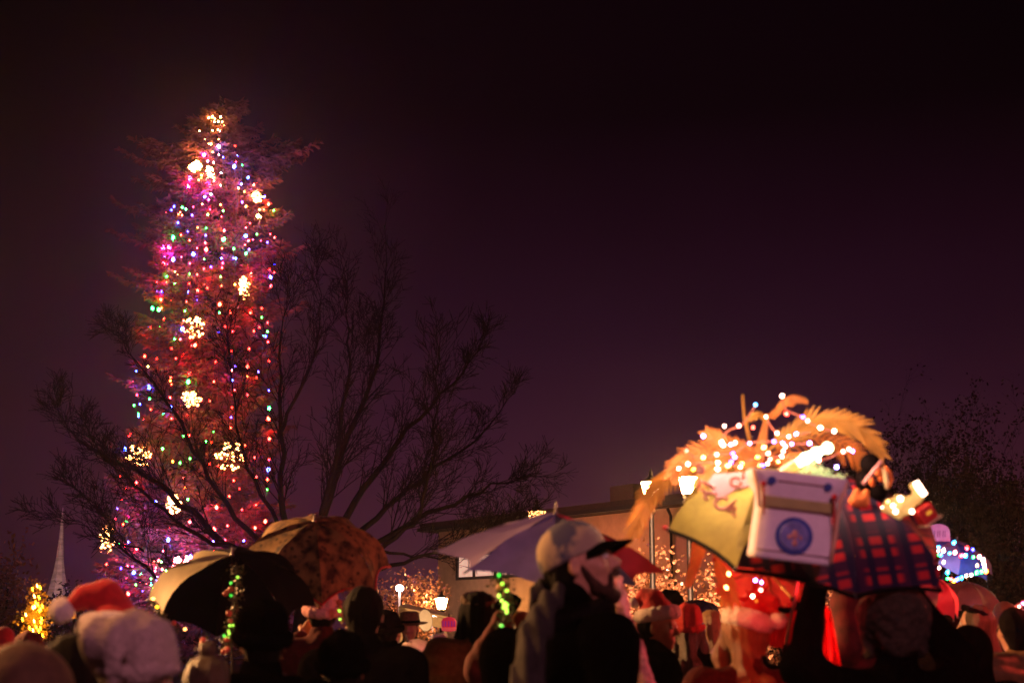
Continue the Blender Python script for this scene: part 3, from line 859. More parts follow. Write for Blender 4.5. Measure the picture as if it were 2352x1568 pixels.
def tuft(p, d, ln, wd):
    """a flat triangular spray of needles"""
    s_ = d.cross(Vector((r3.gauss(0, .6), r3.gauss(0, .6), 1))); s_.normalize()
    TV.append((p - s_ * wd * .5, p + s_ * wd * .5, p + d * ln * .75 + s_ * wd * .28, p + d * ln))
nb = 980
ragged = [(330, .1, 3.0), (326, .25, 2.6), (345, -.15, 2.7), (322, 3.0, 2.7), (330, 3.3, 2.5), (350, 2.9, 2.1), (405, 3.2, 2.2), (380, .2, 2.2), (420, -.1, 2.2), (455, 3.0, 2.3), (520, 3.3, 2.7), (535, 2.9, 2.5), (500, .1, 2.4), (560, -.2, 2.5), (620, 3.1, 2.6), (700, .15, 2.5), (745, 3.2, 3.0), (760, 2.9, 2.7), (840, 3.3, 2.6), (610, .2, 2.3), (300, .35, 1.5), (262, .6, .9), (250, .2, .8), (285, 2.7, 1.1)]
for i in range(nb + 3 * len(ragged)):
    if i < nb:
        z = .8 + (ztop - 1.0) * (i / nb) ** .95 + r3.uniform(-.1, .1)
        az = i * 2.399 + r3.uniform(-.35, .35)
        R_ = crad(z) * r3.uniform(.62, 1.08) + .1
    else:
        v_, az, R_ = ragged[(i - nb) // 3]; z = P(480, v_, 45).z + r3.uniform(-.1, .3) + .2; az += r3.uniform(-.22, .22); R_ *= r3.uniform(.85, 1.05)
    if math.sin(z * 4.1 + 1.3 * math.sin(az * 2 + z)) < -.5 and i < nb and r3.random() < .8: continue
    if r3.random() < .12: R_ = R_ * 1.25 + .25 * (1 if z > 14 else 0)
    dr = Vector((math.cos(az), math.sin(az), 0)); pts = []; n_ = 6
    for k in range(n_ + 1):
        t = k / n_; droop = -.30 * R_ * math.sin(t * 2.2) * (.4 + .6 * min(1, z / 6)) + .12 * R_ * t * t
        pts.append(dr * (R_ * t) + Vector((0, 0, z + droop)))
    bm_.tube(pts, [.035 * (1 - .85 * k / n_) for k in range(n_ + 1)], 4, cap=False)
    sd = Vector((-dr.y, dr.x, 0))
    nt_ = int(7 + R_ * 9)
    for k in range(nt_):
        t = .12 + .88 * (k + r3.random()) / nt_; j = min(n_ - 1, int(t * n_)); p = pts[j].lerp(pts[j + 1], t * n_ - j)
        fw = (pts[j + 1] - pts[j]).normalized(); sg = 1 if k % 2 else -1
        tl = (.18 + .55 * (1 - t) * min(1, R_ / 1.8)) * r3.uniform(.7, 1.2)
        td = (fw * .75 + sd * sg * .8 + Vector((0, 0, -.25 + r3.gauss(0, .15)))).normalized()
        for h in range(4):
            w = (h + .5) / 4
            tuft(p + td * tl * w, (td + Vector((r3.gauss(0, .35), r3.gauss(0, .35), r3.gauss(-.15, .3)))).normalized(), .20, .10)
            tuft(p + td * tl * w, (td * .5 + fw * .6 + Vector((r3.gauss(0, .4), r3.gauss(0, .4), r3.gauss(-.3, .3)))).normalized(), .17, .07)
    for h in range(3): tuft(pts[-1], (dr + Vector((r3.gauss(0, .3), r3.gauss(0, .3), r3.gauss(0, .3)))).normalized(), .22, .08)
NEED = M('spruce_needles', (.115, .046, .036), .75, .5, 1.4, 0, spec=.25, thin=.3)
V = np.array([[list(q) for q in t] for t in TV], np.float32).reshape(-1, 3)
npmesh('crown', V, np.arange(len(V)).reshape(-1, 4), NEED, cf, smooth=False)
bm_.build('boughs', BARK, cf)

# ---- bulbs on it, read off by hand in two crops of the photograph (x, y, colour, size)
Z1 = """763 245W 783 240W 797 250W 830 240W 773 265W 795 268W 817 266W 840 268W 852 285W 710 320W 783 318W 815 312W 828 320W 743 366W 785 372W 820 368W 762 392W 775 395W
740 430K 757 425W 735 455M+ 785 440W 820 455K 757 492V 790 500K 820 408V+ 845 470B 908 522B+ 832 560V 987 585B+ 948 622B 925 460B 913 405R 918 495R 1020 628O 1037 610R 967 665O 932 645W 655 592M+ 648 640M+ 740 695B+ 775 680V 762 712M
705 600W 720 590O 753 622K 793 605W 830 630K 742 660O 725 737O 675 752R 830 740O 953 725B 975 750O 1080 695B 1055 718O 1103 735R+ 1052 768W 1075 770W 1043 805W+ 1058 810W 1133 773G 1015 685W+ 1025 670W
612 755G 632 765G 845 775G 517 790R 590 795O 610 800O 600 783O 835 808R 565 750B 550 770B 668 800B 587 843B 643 892B 745 915B 757 797G 753 828O 748 848W 748 872G 850 887R+ 847 938G+ 838 990R 748 995R+ 743 958R
975 870R 998 845R 973 918B+ 990 945R 1037 908G 1113 907R 1138 927R 1060 945R 970 968R 993 995B 975 1018G+ 905 990G 560 925G+ 555 942G 605 912R 503 987M+ 537 982M+ 552 975O 505 1035R 515 1035B 560 1052B+ 607 1037R 675 1022B+ 505 1078R+ 527 1080R
655 1075R 835 1045B 903 1043B 917 1046B 737 1050G 1085 998B 1097 955B 1110 1110R 1135 1128R 1115 1153B+ 1090 1185B 1117 1203R+ 1137 1080B 1005 1138R+ 838 1100R 735 1105R 697 1138R 652 1133G 830 1150G 835 1203R 570 1120W 585 1135W 522 1150G
467 1180R 507 1183R 522 1182R 502 1210R 467 1235B 495 1235B 490 1278R+ 442 1330G+ 478 1338G+ 508 1392R 645 1237B 698 1230R+ 697 1282B 635 1292R 627 1345G 570 1190G 650 1187R 548 1290R 825 1308R+ 823 1355G 885 1352R+ 1002 1350R+ 1065 1330R
1065 1382G 1098 1412R 1098 1462G 1075 1485C 1088 1490B 417 1440B 433 1440R 485 1440G 612 1447B+ 620 1400R 398 1492R 855 1433R 900 1462R 820 1468B 568 1507G 600 1507R 992 1560R 1100 1522R 550 1558R 685 1540R+ 912 1195O 1050 1440R 1020 1460R"""
Z2 = """397 178R+ 468 190R 575 190R 553 135R 893 150R 802 210R 1105 205R 985 237R+ 913 237B 893 260O 1045 267B 1035 300R 897 315B 792 322R 652 268R+ 645 323G+ 545 297R 350 262B 333 318R 350 325B 423 355B+ 430 300W 415 235W 353 398R 425 420G 337 457G 370 450B
543 413R 548 470B+ 503 507G 550 533R 392 535R 362 505G 362 520B 432 480R 637 383R 983 398R 910 370R 895 470R 890 525B 887 585R 1105 372B 1107 475G+ 1103 535R+ 1107 648R+ 1107 765R 1103 822B+ 1097 880R 1097 935G 1085 1015R 790 607G 777 668R 768 432R 650 627R
617 632G 640 508R 318 620R 308 632R 283 710B+ 270 803B 258 862R 970 685R 905 885R 938 932R 768 790R 557 777O 618 867R 628 930O 347 905R 290 925R 240 1045B 265 990R 460 1007B+ 552 965B 643 992G 880 975R 807 1038R+ 655 1120R+ 952 1052R 1085 1118R+ 1027 1155R+
793 1165R+ 870 1143R 540 1160R 532 1223B+ 295 1115G 230 1105R 275 1135R 237 1190B 305 1235B 283 1255R 352 1273R+ 252 1247G 503 1287R 793 1298R+ 790 1230B 962 1228B 868 1330G+ 905 1340G 660 1320B+ 567 1347R 493 1347G 180 1362R 235 1332R 262 1385B 300 1370R 328 1372R
335 1410B+ 292 1440R 373 1457R 408 1470R 433 1445G 460 1382R 457 1400R 498 1390R 520 1398G 518 1433G 470 1445B+ 190 1468R 243 1503B+ 303 1530R+ 347 1480G 433 1475G 445 1500G 490 1477R 388 1515B 575 1405V+ 590 1410V+ 600 1400M 620 1365M 640 1335W 650 1385M 630 1375W 645 1360K 610 1390W 585 1395V+"""
def parse(t, sx, ox, oy):
    out = []; a = t.split()
    for i in range(0, len(a), 2):
        x = float(a[i]); y = a[i + 1]; big = y.endswith('+'); y = y.rstrip('+'); c = y[-1]; y = float(y[:-1])
        out.append((ox + x * sx, oy + y * sx, c, big))
    return out
bulbs = parse(Z1, .4028, 172.3, 172.3) + parse(Z2, .4028, 172.3, 746.5)
# a few more small ones deep in the branches
for i in range(42):
    v = r3.uniform(330, 1370); zz = P(480, v, 45).z; hw_ = crad(zz) * .8 * F / 46
    cu = 495 - (v - 330) / 1050 * 55
    bulbs.append((cu + r3.uniform(-hw_, hw_), v, r3.choice('RRRRBGO'), False))
def on_tree(u, v):
    p = P(u, v, 45); R_ = max(.3, crad(p.z)); dx = p.x - CX
    y = CY - math.sqrt(max(.15, (R_ * .93) ** 2 - dx * dx))
    return P(u, v, y)
bulb_me = {}
def bulb_mesh(r):
    k = round(r, 4)
    if k not in bulb_me:
        m_ = MB(); m_.lathe([(.001, -1.25 * r), (.45 * r, -1.0 * r), (.9 * r, -.4 * r), (1.0 * r, .15 * r), (.75 * r, .7 * r), (.4 * r, .95 * r), (.38 * r, 1.3 * r), (.001, 1.32 * r)], 8)
        o = m_.build('bulb', EM('R', 40)); bulb_me[k] = o.data; bpy.data.objects.remove(o)
    return bulb_me[k]
bulb_var = {}
def add_bulb(parent, p, r, code, ems, rot=None):
    k = (round(r, 4), code, ems)
    if k not in bulb_var:
        me = bulb_mesh(r).copy(); me.materials.clear(); me.materials.append(EM(code, ems)); bulb_var[k] = me
    o = bpy.data.objects.new('bulb', bulb_var[k]); COL.objects.link(o); o.parent = parent; o.location = Vector(p) - parent.location
    o.rotation_euler = rot or (rng.uniform(-.4, .4), rng.uniform(-.4, .4), 0)
    return o
LD = {}
def bulb_fill_light(code, w):
    if (code, w) not in LD:
        ld = bpy.data.lights.new('bulb_fill_light', 'POINT'); ld.energy = w; ld.color = tuple(max(q, .02) for q in EMC[code]); ld.shadow_soft_size = .05; LD[(code, w)] = ld
    return LD[(code, w)]
NSTR = 14
bulbs.sort(key=lambda b_: (b_[0] - (440 + (1400 - b_[1]) / 1150 * 55)) / max(40, crad(P(480, b_[1], 45).z) * F / 46))
per = math.ceil(len(bulbs) / NSTR)
WIRE = M('green_wire', (.01, .02, .01), .6, .2, 20, 0)
for k in range(NSTR):
    seg = sorted(bulbs[k * per:(k + 1) * per], key=lambda b_: b_[1])
    if not seg: continue
    pts = [on_tree(b_[0], b_[1]) for b_ in seg]
    root = thing('string_lights', pts[0], 'strand of coloured bulbs hanging down the tall spruce', 'string lights', 'strands of bulbs on the spruce')
    m_ = RB(root.location); m_.tube(pts, .008, 3, cap=False); m_.build('wire', WIRE, root)
    for b_, p in zip(seg, pts):
        o = add_bulb(root, p, (.050 if b_[3] else .030) * rng.choice((.8, 1, 1.15)), b_[2], 130 if b_[3] else rng.choice((18, 45, 80)))
        if b_[3] or rng.random() < .6:
            ld = bulb_fill_light(b_[2], 34. if b_[3] else 15.); lo = bpy.data.objects.new('bulb_fill_light', ld); COL.objects.link(lo)
            lo.parent = o; lo.location = (0, -.10, -.05)

for u, v, cd, w in ((420, 1290, 'M', 150.), (340, 1250, 'V', 130.), (300, 1180, 'M', 80.), (450, 1220, 'V', 110.), (380, 1340, 'V', 120.), (480, 400, 'K', 90.), (480, 420, 'M', 70.), (470, 470, 'M', 70.), (520, 520, 'M', 50.), (600, 640, 'M', 50.), (390, 590, 'M', 50.), (480, 640, 'R', 70.), (560, 760, 'R', 60.), (420, 830, 'R', 60.), (520, 900, 'R', 60.), (380, 980, 'R', 50.), (480, 1080, 'R', 60.), (540, 1150, 'R', 50.)):
    q = on_tree(u, v); ob = bpy.data.objects.new('bulb_fill_light', bulb_fill_light(cd, w)); COL.objects.link(ob); ob.parent = cf; ob.location = P(u, v, q.y - .3) - cf.location  # added lights in front of the spruce to brighten its needles, without bulbs
# ---- lit snowflakes
def snowflake(u, v, r_px, label, tilt=0., spin=0., ems=26, face=0., n=6, code='W'):
    p = on_tree(u, v); p = P(u, v, p.y - .05); r_ = px(r_px, 45)
    root = thing('snowflake_light', p, label, 'snowflake light', 'lit snowflakes on the spruce')
    R_ = Euler((0, spin, face)).to_matrix() @ Matrix.Rotation(tilt, 3, 'X')
    fr = MB(); em = MB(); rr = .045
    for k in range(n):
        a = k * 2 * math.pi / n + .2; d = R_ @ Vector((math.cos(a), 0, math.sin(a))); s_ = R_ @ Vector((-math.sin(a), 0, math.cos(a)))
        fr.tube([Vector((0, 0, 0)), d * r_], .012, 4)
        for t in (.25, .5, .75, 1.0):
            if r3.random() < .82: em.ball(d * r_ * t * r3.uniform(.92, 1.06) + Vector((r3.gauss(0, .02), r3.gauss(0, .03), r3.gauss(0, .02))), rr * r3.uniform(.7, 1.25), 6, 4)
        for t in (.5, .78):
            for q in (-1, 1):
                e = d * r_ * (t + .16) + s_ * q * r_ * .20; fr.tube([d * r_ * t, e], .010, 4)
                if r3.random() < .75: em.ball(e, rr * r3.uniform(.5, 1.1), 6, 4)
    fr.build('frame', STEEL, root); em.build('bulbs', EM(code, ems), root)
    lo = bpy.data.objects.new('snowflake_glow', bulb_fill_light(code, 85. if ems < 40 else 100.)); COL.objects.link(lo); lo.parent = root; lo.location = (0, -.22, 0)
snowflake(317, 1048, 27, 'lit snowflake on the lower left of the spruce, level with the largest one', ems=24)
snowflake(530, 1047, 31, 'largest lit warm snowflake, low on the right half of the spruce', ems=24, spin=.3)
snowflake(447, 752, 24, 'round lit snowflake at mid height in the middle of the spruce', ems=22)
snowflake(438, 917, 21, 'fainter half hidden snowflake between the middle one and the lower pair', ems=9, spin=.2, tilt=.8)
snowflake(399, 1158, 19, 'small tilted snowflake below the lower pair on the spruce', ems=14, face=.9)
snowflake(561, 662, 24, 'snowflake seen nearly edge on, a slanting streak in the upper right of the spruce', ems=14, face=1.25, spin=-.35)
snowflake(246, 1238, 30, 'snowflake seen edge on at the bottom left edge of the spruce', ems=12, face=1.3, spin=.3)
snowflake(449, 382, 13, 'glaring white snowflake near the top left of the spruce', ems=60)
snowflake(483, 396, 12, 'narrow glaring snowflake right beside the brightest one near the treetop', ems=45, face=1.1)
snowflake(590, 452, 12, 'small snowflake near the top right edge of the spruce', ems=14, face=.7)
snowflake(420, 1300, 22, 'pinkish snowflake at the foot of the spruce just above the cream umbrella', ems=20, code='K')

# ---- the large bare tree (limbs laid out one by one)
TB = P(705, 1442, 23)
bt = thing('bare_tree', (TB.x, TB.y, 0), 'wide spreading leafless tree in front of the spruce', 'tree')
r4 = random.Random(21)
fork = P(712, 1335, 23)
limbs = [
    ([(705, 1330, 0), (650, 1180, -.4), (648, 1000, -.6), (640, 820, -.5), (665, 660, -.3)], .11),
    ([(712, 1335, 0), (745, 1190, .3), (790, 1030, .6), (850, 880, 1.), (880, 700, 1.2), (885, 520, 1.3)], .13),
    ([(712, 1335, 0), (735, 1200, 0), (765, 1080, -.3), (795, 900, -.5), (800, 760, -.6), (790, 620, -.6)], .10),
    ([(720, 1320, 0), (790, 1190, .2), (880, 1060, .6), (960, 960, .9), (1060, 860, 1.4), (1120, 760, 1.6)], .12),
    ([(745, 1300, 0), (860, 1190, .5), (960, 1100, .8), (1090, 1010, 1.), (1180, 900, 1.2)], .10),
    ([(740, 1310, 0), (880, 1235, -.6), (1010, 1170, -1.), (1130, 1120, -1.2), (1240, 1090, -1.3)], .10),
    ([(760, 1330, 0), (860, 1265, -1.), (950, 1195, -1.4), (985, 1090, -1.6), (1000, 960, -1.7), (1010, 800, -1.7)], .085),
    ([(780, 1340, 0), (900, 1300, -1.6), (1000, 1270, -2.), (1100, 1235, -2.2), (1200, 1180, -2.4)], .07),
    ([(700, 1340, 0), (570, 1292, -.8), (450, 1180, -1.3), (330, 1090, -1.7), (225, 1040, -2.), (170, 1000, -2.2), (130, 930, -2.3)], .11),
    ([(690, 1335, 0), (590, 1240, .4), (500, 1130, .7), (430, 1000, 1.), (370, 900, 1.3), (300, 810, 1.5), (250, 760, 1.5)], .09),
    ([(690, 1335, 0), (560, 1265, -1.), (430, 1215, -1.5), (330, 1130, -1.9), (245, 1060, -2.2), (190, 960, -2.4)], .08),
    ([(695, 1345, 0), (520, 1300, -1.6), (420, 1330, -2.1), (310, 1290, -2.6), (230, 1170, -2.8), (150, 1110, -3.)], .075),
    ([(700, 1330, 0), (620, 1170, 1.), (560, 1040, 1.4), (540, 900, 1.7), (520, 760, 1.8)], .08),
    ([(330, 1265, -2.3), (250, 1240, -2.5), (180, 1205, -2.8), (90, 1190, -3.)], .03),
    ([(850, 1265, .5), (950, 1280, .9), (1040, 1270, 1.2), (1130, 1200, 1.4)], .05),
    ([(640, 1000, -.6), (700, 880, -.9), (730, 760, -1.), (735, 600, -1.1)], .06),
]
paths = [([Vector((TB.x, TB.y, 0)), Vector((TB.x - .03, TB.y, 1.2)), fork], [.26, .22, .20])]
def smooth_path(ps, k=4):
    out = []
    for i in range(len(ps) - 1):
        p0 = ps[max(0, i - 1)]; p1 = ps[i]; p2 = ps[i + 1]; p3 = ps[min(len(ps) - 1, i + 2)]
        for j in range(k):
            t = j / k
            out.append(.5 * ((2 * p1) + (p2 - p0) * t + (2 * p0 - 5 * p1 + 4 * p2 - p3) * t * t + (3 * p1 - p0 - 3 * p2 + p3) * t ** 3))
    out.append(ps[-1]); return out
twigs = []
for L_, r0 in limbs:
    ps = smooth_path([P(u, v, 23 + dd) for u, v, dd in L_])
    for i in range(1, len(ps)): ps[i] = ps[i] + Vector((r4.gauss(0, .025), r4.gauss(0, .03), r4.gauss(0, .025)))
    n_ = len(ps); rr = [max(.008, .62 * r0 * (1 - i / (n_ - 1)) ** .9) for i in range(n_)]
    paths.append((ps, rr))
    ln = sum((ps[i + 1] - ps[i]).length for i in range(n_ - 1))
    for k in range(int(ln * 9.0)):
        t = r4.uniform(.18, 1.0) ** .8 * (n_ - 1.001); j = int(t); q = ps[j].lerp(ps[j + 1], t - j); dd = (ps[j + 1] - ps[j]).normalized()
        side = Vector((r4.gauss(0, 1), r4.gauss(0, .8), r4.gauss(0.15, 1))); side = (side - dd * side.dot(dd)).normalized()
        frac = t / n_
        limb_paths(r4, q, (dd * 1.35 + side * r4.uniform(.35, .95) + Vector((0, 0, .30))), r4.uniform(.45, 1.25) * (1.05 - .45 * frac) * (.6 if q.x < TB.x - 2.2 or q.x > TB.x + 2.4 else 1), max(.006, rr[j] * .30), 2, twigs, up=.10, wig=.14, seg=6, split=(3, 4), minlen=.18, shrink=.50)
ptube(paths, m_ := RB(bt.location)); m_.build('trunk', BARK, bt)
for pts, rr in twigs:
    for i in range(len(rr)): rr[i] = max(rr[i], .0044)
ptube(twigs, m_ := RB(bt.location), ((.02, 5), (0, 3))); m_.build('twigs', M('wet_twig', (.0045, .002, .0016), .8, .4, 12, .2, spec=.04), bt)

# ---- background trees on the right and left (bare, dense)
def random_tree(u, vt, d, label, wpx, seed, leaf=None, nleaf=0, leafsize=.05, group=None, dens=1.0, trunk_r=.14, up=.35, spread=.12, lo=1442):
    rd = random.Random(seed); b = P(u, 1442, d); top = P(u, vt, d); h = top.z * .80; wr = px(wpx, d) / 2 * .85
    root = thing('tree', (b.x, b.y, 0), label, 'tree', group)
    out = [([Vector((0, 0, 0)), Vector((rd.uniform(-.1, .1), 0, h * .25)), Vector((rd.uniform(-.2, .2), 0, h * .5))], [trunk_r, trunk_r * .8, trunk_r * .6])]
    for i in range(int(11 * dens)):
        a = rd.uniform(0, 6.28); z0 = h * rd.uniform(.15, .45); el = rd.uniform(.25, 1.3)
        dv = Vector((math.cos(a) * math.cos(el) * wr / h * 1.9, math.sin(a) * math.cos(el) * wr / h * 1.9, math.sin(el)))
        ln = (h - z0) * rd.uniform(.7, 1.0) if el > .8 else wr * rd.uniform(.8, 1.1)
        limb_paths(rd, Vector((0, 0, z0)), dv, ln, trunk_r * .45, 3, out, up=up, wig=.22, seg=6, split=(3, 5), shrink=.5)
    ptube(out, m_ := MB(), ((.06, 6), (.02, 4), (0, 3))); m_.build('trunk', BARK, root)
    if leaf:
        cs = np.array([list(p) for pts, rr in out if rr[0] < .03 for p in pts[2:]], np.float32)
        if len(cs):
            V, Fq = leafcloud(cs, nleaf, leafsize, spread); npmesh('crown', V, Fq, leaf, root, smooth=False)
    return root
DLEAF = M('dull_leaves', (.016, .009, .006), .8, .4, 3, 0, spec=.2)
COPPER = M('copper_leaves', (.46, .22, .13), .22, .45, 5, 0, spec=.9, thin=.2)
random_tree(2160, 915, 34, 'dark ragged bare tree rising behind the plaid umbrella on the right', 330, 3, DLEAF, 12000, .05, dens=4.2, spread=.09, trunk_r=.11)
random_tree(2010, 960, 38, 'dark bare tree half hidden by the big palm frond', 240, 4, DLEAF, 6000, .05, dens=3.4, spread=.09, trunk_r=.10)
random_tree(2300, 1010, 30, 'dark leafy tree at the right edge of the picture', 300, 5, DLEAF, 12000, .05, dens=4.0, spread=.09, trunk_r=.10)
random_tree(2240, 1150, 27, 'low dark tree behind the blue lit umbrella', 330, 6, DLEAF, 14000, .05, dens=1.6, spread=.22)
random_tree(10, 1235, 32, 'dim brown leaved tree at the left edge of the picture', 170, 8, M('brown_leaves', (.17, .07, .03), .7, .4, 3, 0), 5000, .07, dens=1.2, spread=.2)
random_tree(190, 1330, 36, 'low dark shrubby tree between the spire and the spruce', 170, 9, DLEAF, 4000, .08, dens=1.2, spread=.2)
random_tree(945, 1255, 34, 'copper leaved tree drooping beside the tall street light', 200, 12, COPPER, 6500, .045, dens=1.3, up=.05, spread=.16)
random_tree(1830, 1230, 20, 'copper leaved shrub behind the red drapes', 260, 14, COPPER, 7000, .03, dens=1.3, up=.1, spread=.12)
# the big copper hedge: three rounded bushes of small wet leaves
def bush(u, vt, d, wpx, label, seed, n):
    rd = random.Random(seed); b = P(u, 1442, d); h = P(u, vt, d).z; wr = px(wpx, d) / 2
    root = thing('copper_bush', (b.x, b.y, 0), label, 'bush', 'copper leaved bushes under the lanterns'); out = []
    for i in range(16):
        a = rd.uniform(0, 6.28); el = rd.uniform(.3, 1.35)
        dv = Vector((math.cos(a) * math.cos(el), math.sin(a) * math.cos(el), math.sin(el)))
        ln = (1 / math.sqrt((math.cos(el) / wr) ** 2 + (math.sin(el) / (h - .3)) ** 2)) * rd.uniform(.75, 1.0)
        limb_paths(rd, Vector((rd.uniform(-.2, .2), rd.uniform(-.2, .2), .2)), dv, ln, .05, 3, out, up=.15, wig=.2, seg=6, split=(3, 5), shrink=.42)
    ptube(out, m_ := MB(), ((.03, 5), (0, 3))); m_.build('trunk', BARK, root)
    cs = np.array([list(p) for pts, rr in out for p in pts[2:]], np.float32)
    gd = nrg.normal(0, 1, (1400, 3)); gd /= np.linalg.norm(gd, axis=1)[:, None]; gd[:, 2] = np.abs(gd[:, 2]); gd *= nrg.uniform(.25, 1, (1400, 1)) ** .4 * nrg.uniform(.82, 1.04, (1400, 1))
    cs = np.concatenate([cs[cs[:, 2] < h], gd * np.array([wr, wr, h - .05])])
    V, Fq = leafcloud(cs, n, .030, .06, flat=.6); npmesh('crown', V, Fq, COPPER, root, smooth=False)
bush(1500, 1232, 19, 330, 'copper bush glittering behind the red umbrella panel', 31, 26000)
bush(1640, 1262, 18, 280, 'copper bush glittering below the yellow umbrella panel', 32, 22000)
bush(1400, 1300, 21, 230, 'copper bush behind the head of the man in the patterned cap', 33, 15000)

# ============================================================ the gold light display far left
c = P(90, 1410, 12)
r = thing('light_display', (c.x, c.y, 0), 'gold gable with a pleated fan and clusters of slanting yellow bulbs at the left edge', 'light display')
GOLD = M('gold_board', (.50, .30, .06), .45, .2, 20, .2, metal=.3)
m = RB(r.location)
for u0, v0 in ((88, 1440),): q = P(u0, v0, 12); m.tube([(q.x, q.y + .05, 0), (q.x, q.y + .05, q.z)], .02, 6)
m.build('post', GOLD, r)
m = RB(r.location)
m.slab([P(85, 1402, 12), P(160, 1374, 12), P(165, 1385, 12), P(92, 1412, 12)], .10, (0, 1, 0))
m.slab([P(60, 1428, 12), P(95, 1408, 12), P(170, 1402, 12), P(172, 1420, 12), P(140, 1412, 12), P(100, 1413, 12)], .05, (0, 1, 0)); m.build('gable_board', GOLD, r, smooth=False)
m = RB(r.location); hub = P(86, 1408, 11.9)
for k in range(13):
    a = math.radians(85 + k * 13); e = hub + Vector((math.cos(a), 0, math.sin(a))) * px(30, 12); e2 = hub + Vector((math.cos(a + .16), .02, math.sin(a + .16))) * px(27, 12)
    m.slab([hub, e, e2], .006, (0, 1, 0))
m.build('fan', GOLD, r, smooth=False)
m = RB(r.location); q0 = P(132, 1392, 11.95)
for k in range(6):
    m.slab([P(122 + k * 5, 1398 - k * 2, 11.95), P(126 + k * 4, 1384 - k * 4 + (k > 3) * (k - 3) * 7, 11.95), P(129 + k * 4, 1384 - k * 4 + (k > 3) * (k - 3) * 7, 11.97), P(126 + k * 5, 1397 - k * 2, 11.95)], .01, (0, 1, 0))
m.build('pleated_crest', GOLD, r, smooth=False)
cl = RB(r.location); r5 = random.Random(3)
cs_ = [(86, 1345), (75, 1352), (92, 1350), (80, 1368), (90, 1372), (86, 1388), (75, 1395), (97, 1392), (82, 1383), (80, 1392), (90, 1403), (93, 1398), (60, 1412), (51, 1422), (95, 1420), (78, 1425), (94, 1428), (68, 1440), (75, 1448), (84, 1440), (92, 1442), (66, 1458), (74, 1460), (82, 1462), (90, 1455), (98, 1458), (86, 1466), (94, 1464), (80, 1455), (88, 1448)]
for k, (u, v) in enumerate(cs_):
    p = P(u + r5.uniform(-1, 1), v + r5.uniform(-1, 1), 11.8)
    o = add_bulb(r, p, .0062, 'Y' if k % 3 else 'W', 40, rot=(0, -.35, 0)); o.scale = (.75, .75, 2.0)
lo = bpy.data.objects.new('display_glow', bulb_fill_light('Y', 9.)); COL.objects.link(lo); lo.parent = r; lo.location = P(84, 1420, 11.6) - r.location
cs3 = np.array([list(P(u, v, 11.9)) for u, v in cs_], np.float32) - np.array(list(r.location), np.float32)
V, Fq = leafcloud(cs3, 900, .016, .035); npmesh('gilt_leaves', V, Fq, M('gilt_leaf', (.45, .26, .05), .5, .3, 20, 0), r, smooth=False)
# ============================================================ UMBRELLAS
def nodes_mat(name, rough=.7, thin=0.):
    m = bpy.data.materials.new(name); m.use_nodes = True; t = m.node_tree; b = t.nodes['Principled BSDF']
    b.inputs['Roughness'].default_value = rough; b.inputs['Specular IOR Level'].default_value = .3
    return m, t, b
def plaid(name):
    m, t, b = nodes_mat(name, .8)
    co = t.nodes.new('ShaderNodeTexCoord'); mp = t.nodes.new('ShaderNodeMapping'); mp.inputs['Rotation'].default_value = (.1, .16, .2)
    sp_ = t.nodes.new('ShaderNodeSeparateXYZ'); t.links.new(co.outputs['Object'], mp.inputs[0]); t.links.new(mp.outputs[0], sp_.inputs[0])
    def band(out, f, thr):
        a = t.nodes.new('ShaderNodeMath'); a.operation = 'MULTIPLY'; a.inputs[1].default_value = f; t.links.new(out, a.inputs[0])
        s_ = t.nodes.new('ShaderNodeMath'); s_.operation = 'SINE'; t.links.new(a.outputs[0], s_.inputs[0])
        g_ = t.nodes.new('ShaderNodeMapRange'); g_.inputs[1].default_value = thr - .25; g_.inputs[2].default_value = thr + .25; t.links.new(s_.outputs[0], g_.inputs[0]); return g_.outputs[0]
    x1 = band(sp_.outputs['X'], 92, -.35); z1 = band(sp_.outputs['Z'], 140, -.35); x2 = band(sp_.outputs['X'], 35, -.6); z2 = band(sp_.outputs['Z'], 50, -.6)
    def mulm(a, c):
        q = t.nodes.new('ShaderNodeMath'); q.operation = 'MULTIPLY'; t.links.new(a, q.inputs[0]); t.links.new(c, q.inputs[1]); return q.outputs[0]
    f1 = mulm(x1, z1); f2 = mulm(x2, z2)
    r1 = t.nodes.new('ShaderNodeMix'); r1.data_type = 'RGBA'; r1.inputs[6].default_value = (.012, .006, .030, 1); r1.inputs[7].default_value = (.44, .016, .022, 1)
    t.links.new(mulm(f1, f2), r1.inputs[0])
    r2 = t.nodes.new('ShaderNodeMix'); r2.data_type = 'RGBA'; r2.inputs[6].default_value = (.0, .0, .0, 1); r2.blend_type = 'ADD'; r2.inputs[0].default_value = 1
    mul_ = t.nodes.new('ShaderNodeMix'); mul_.data_type = 'RGBA'; mul_.inputs[6].default_value = (0, 0, 0, 1); mul_.inputs[7].default_value = (.03, .002, .004, 1); t.links.new(x1, mul_.inputs[0])
    t.links.new(r1.outputs[2], r2.inputs[6]); t.links.new(mul_.outputs[2], r2.inputs[7]); t.links.new(r2.outputs[2], b.inputs['Base Color'])
    return m
PLAID = plaid('plaid_flannel')
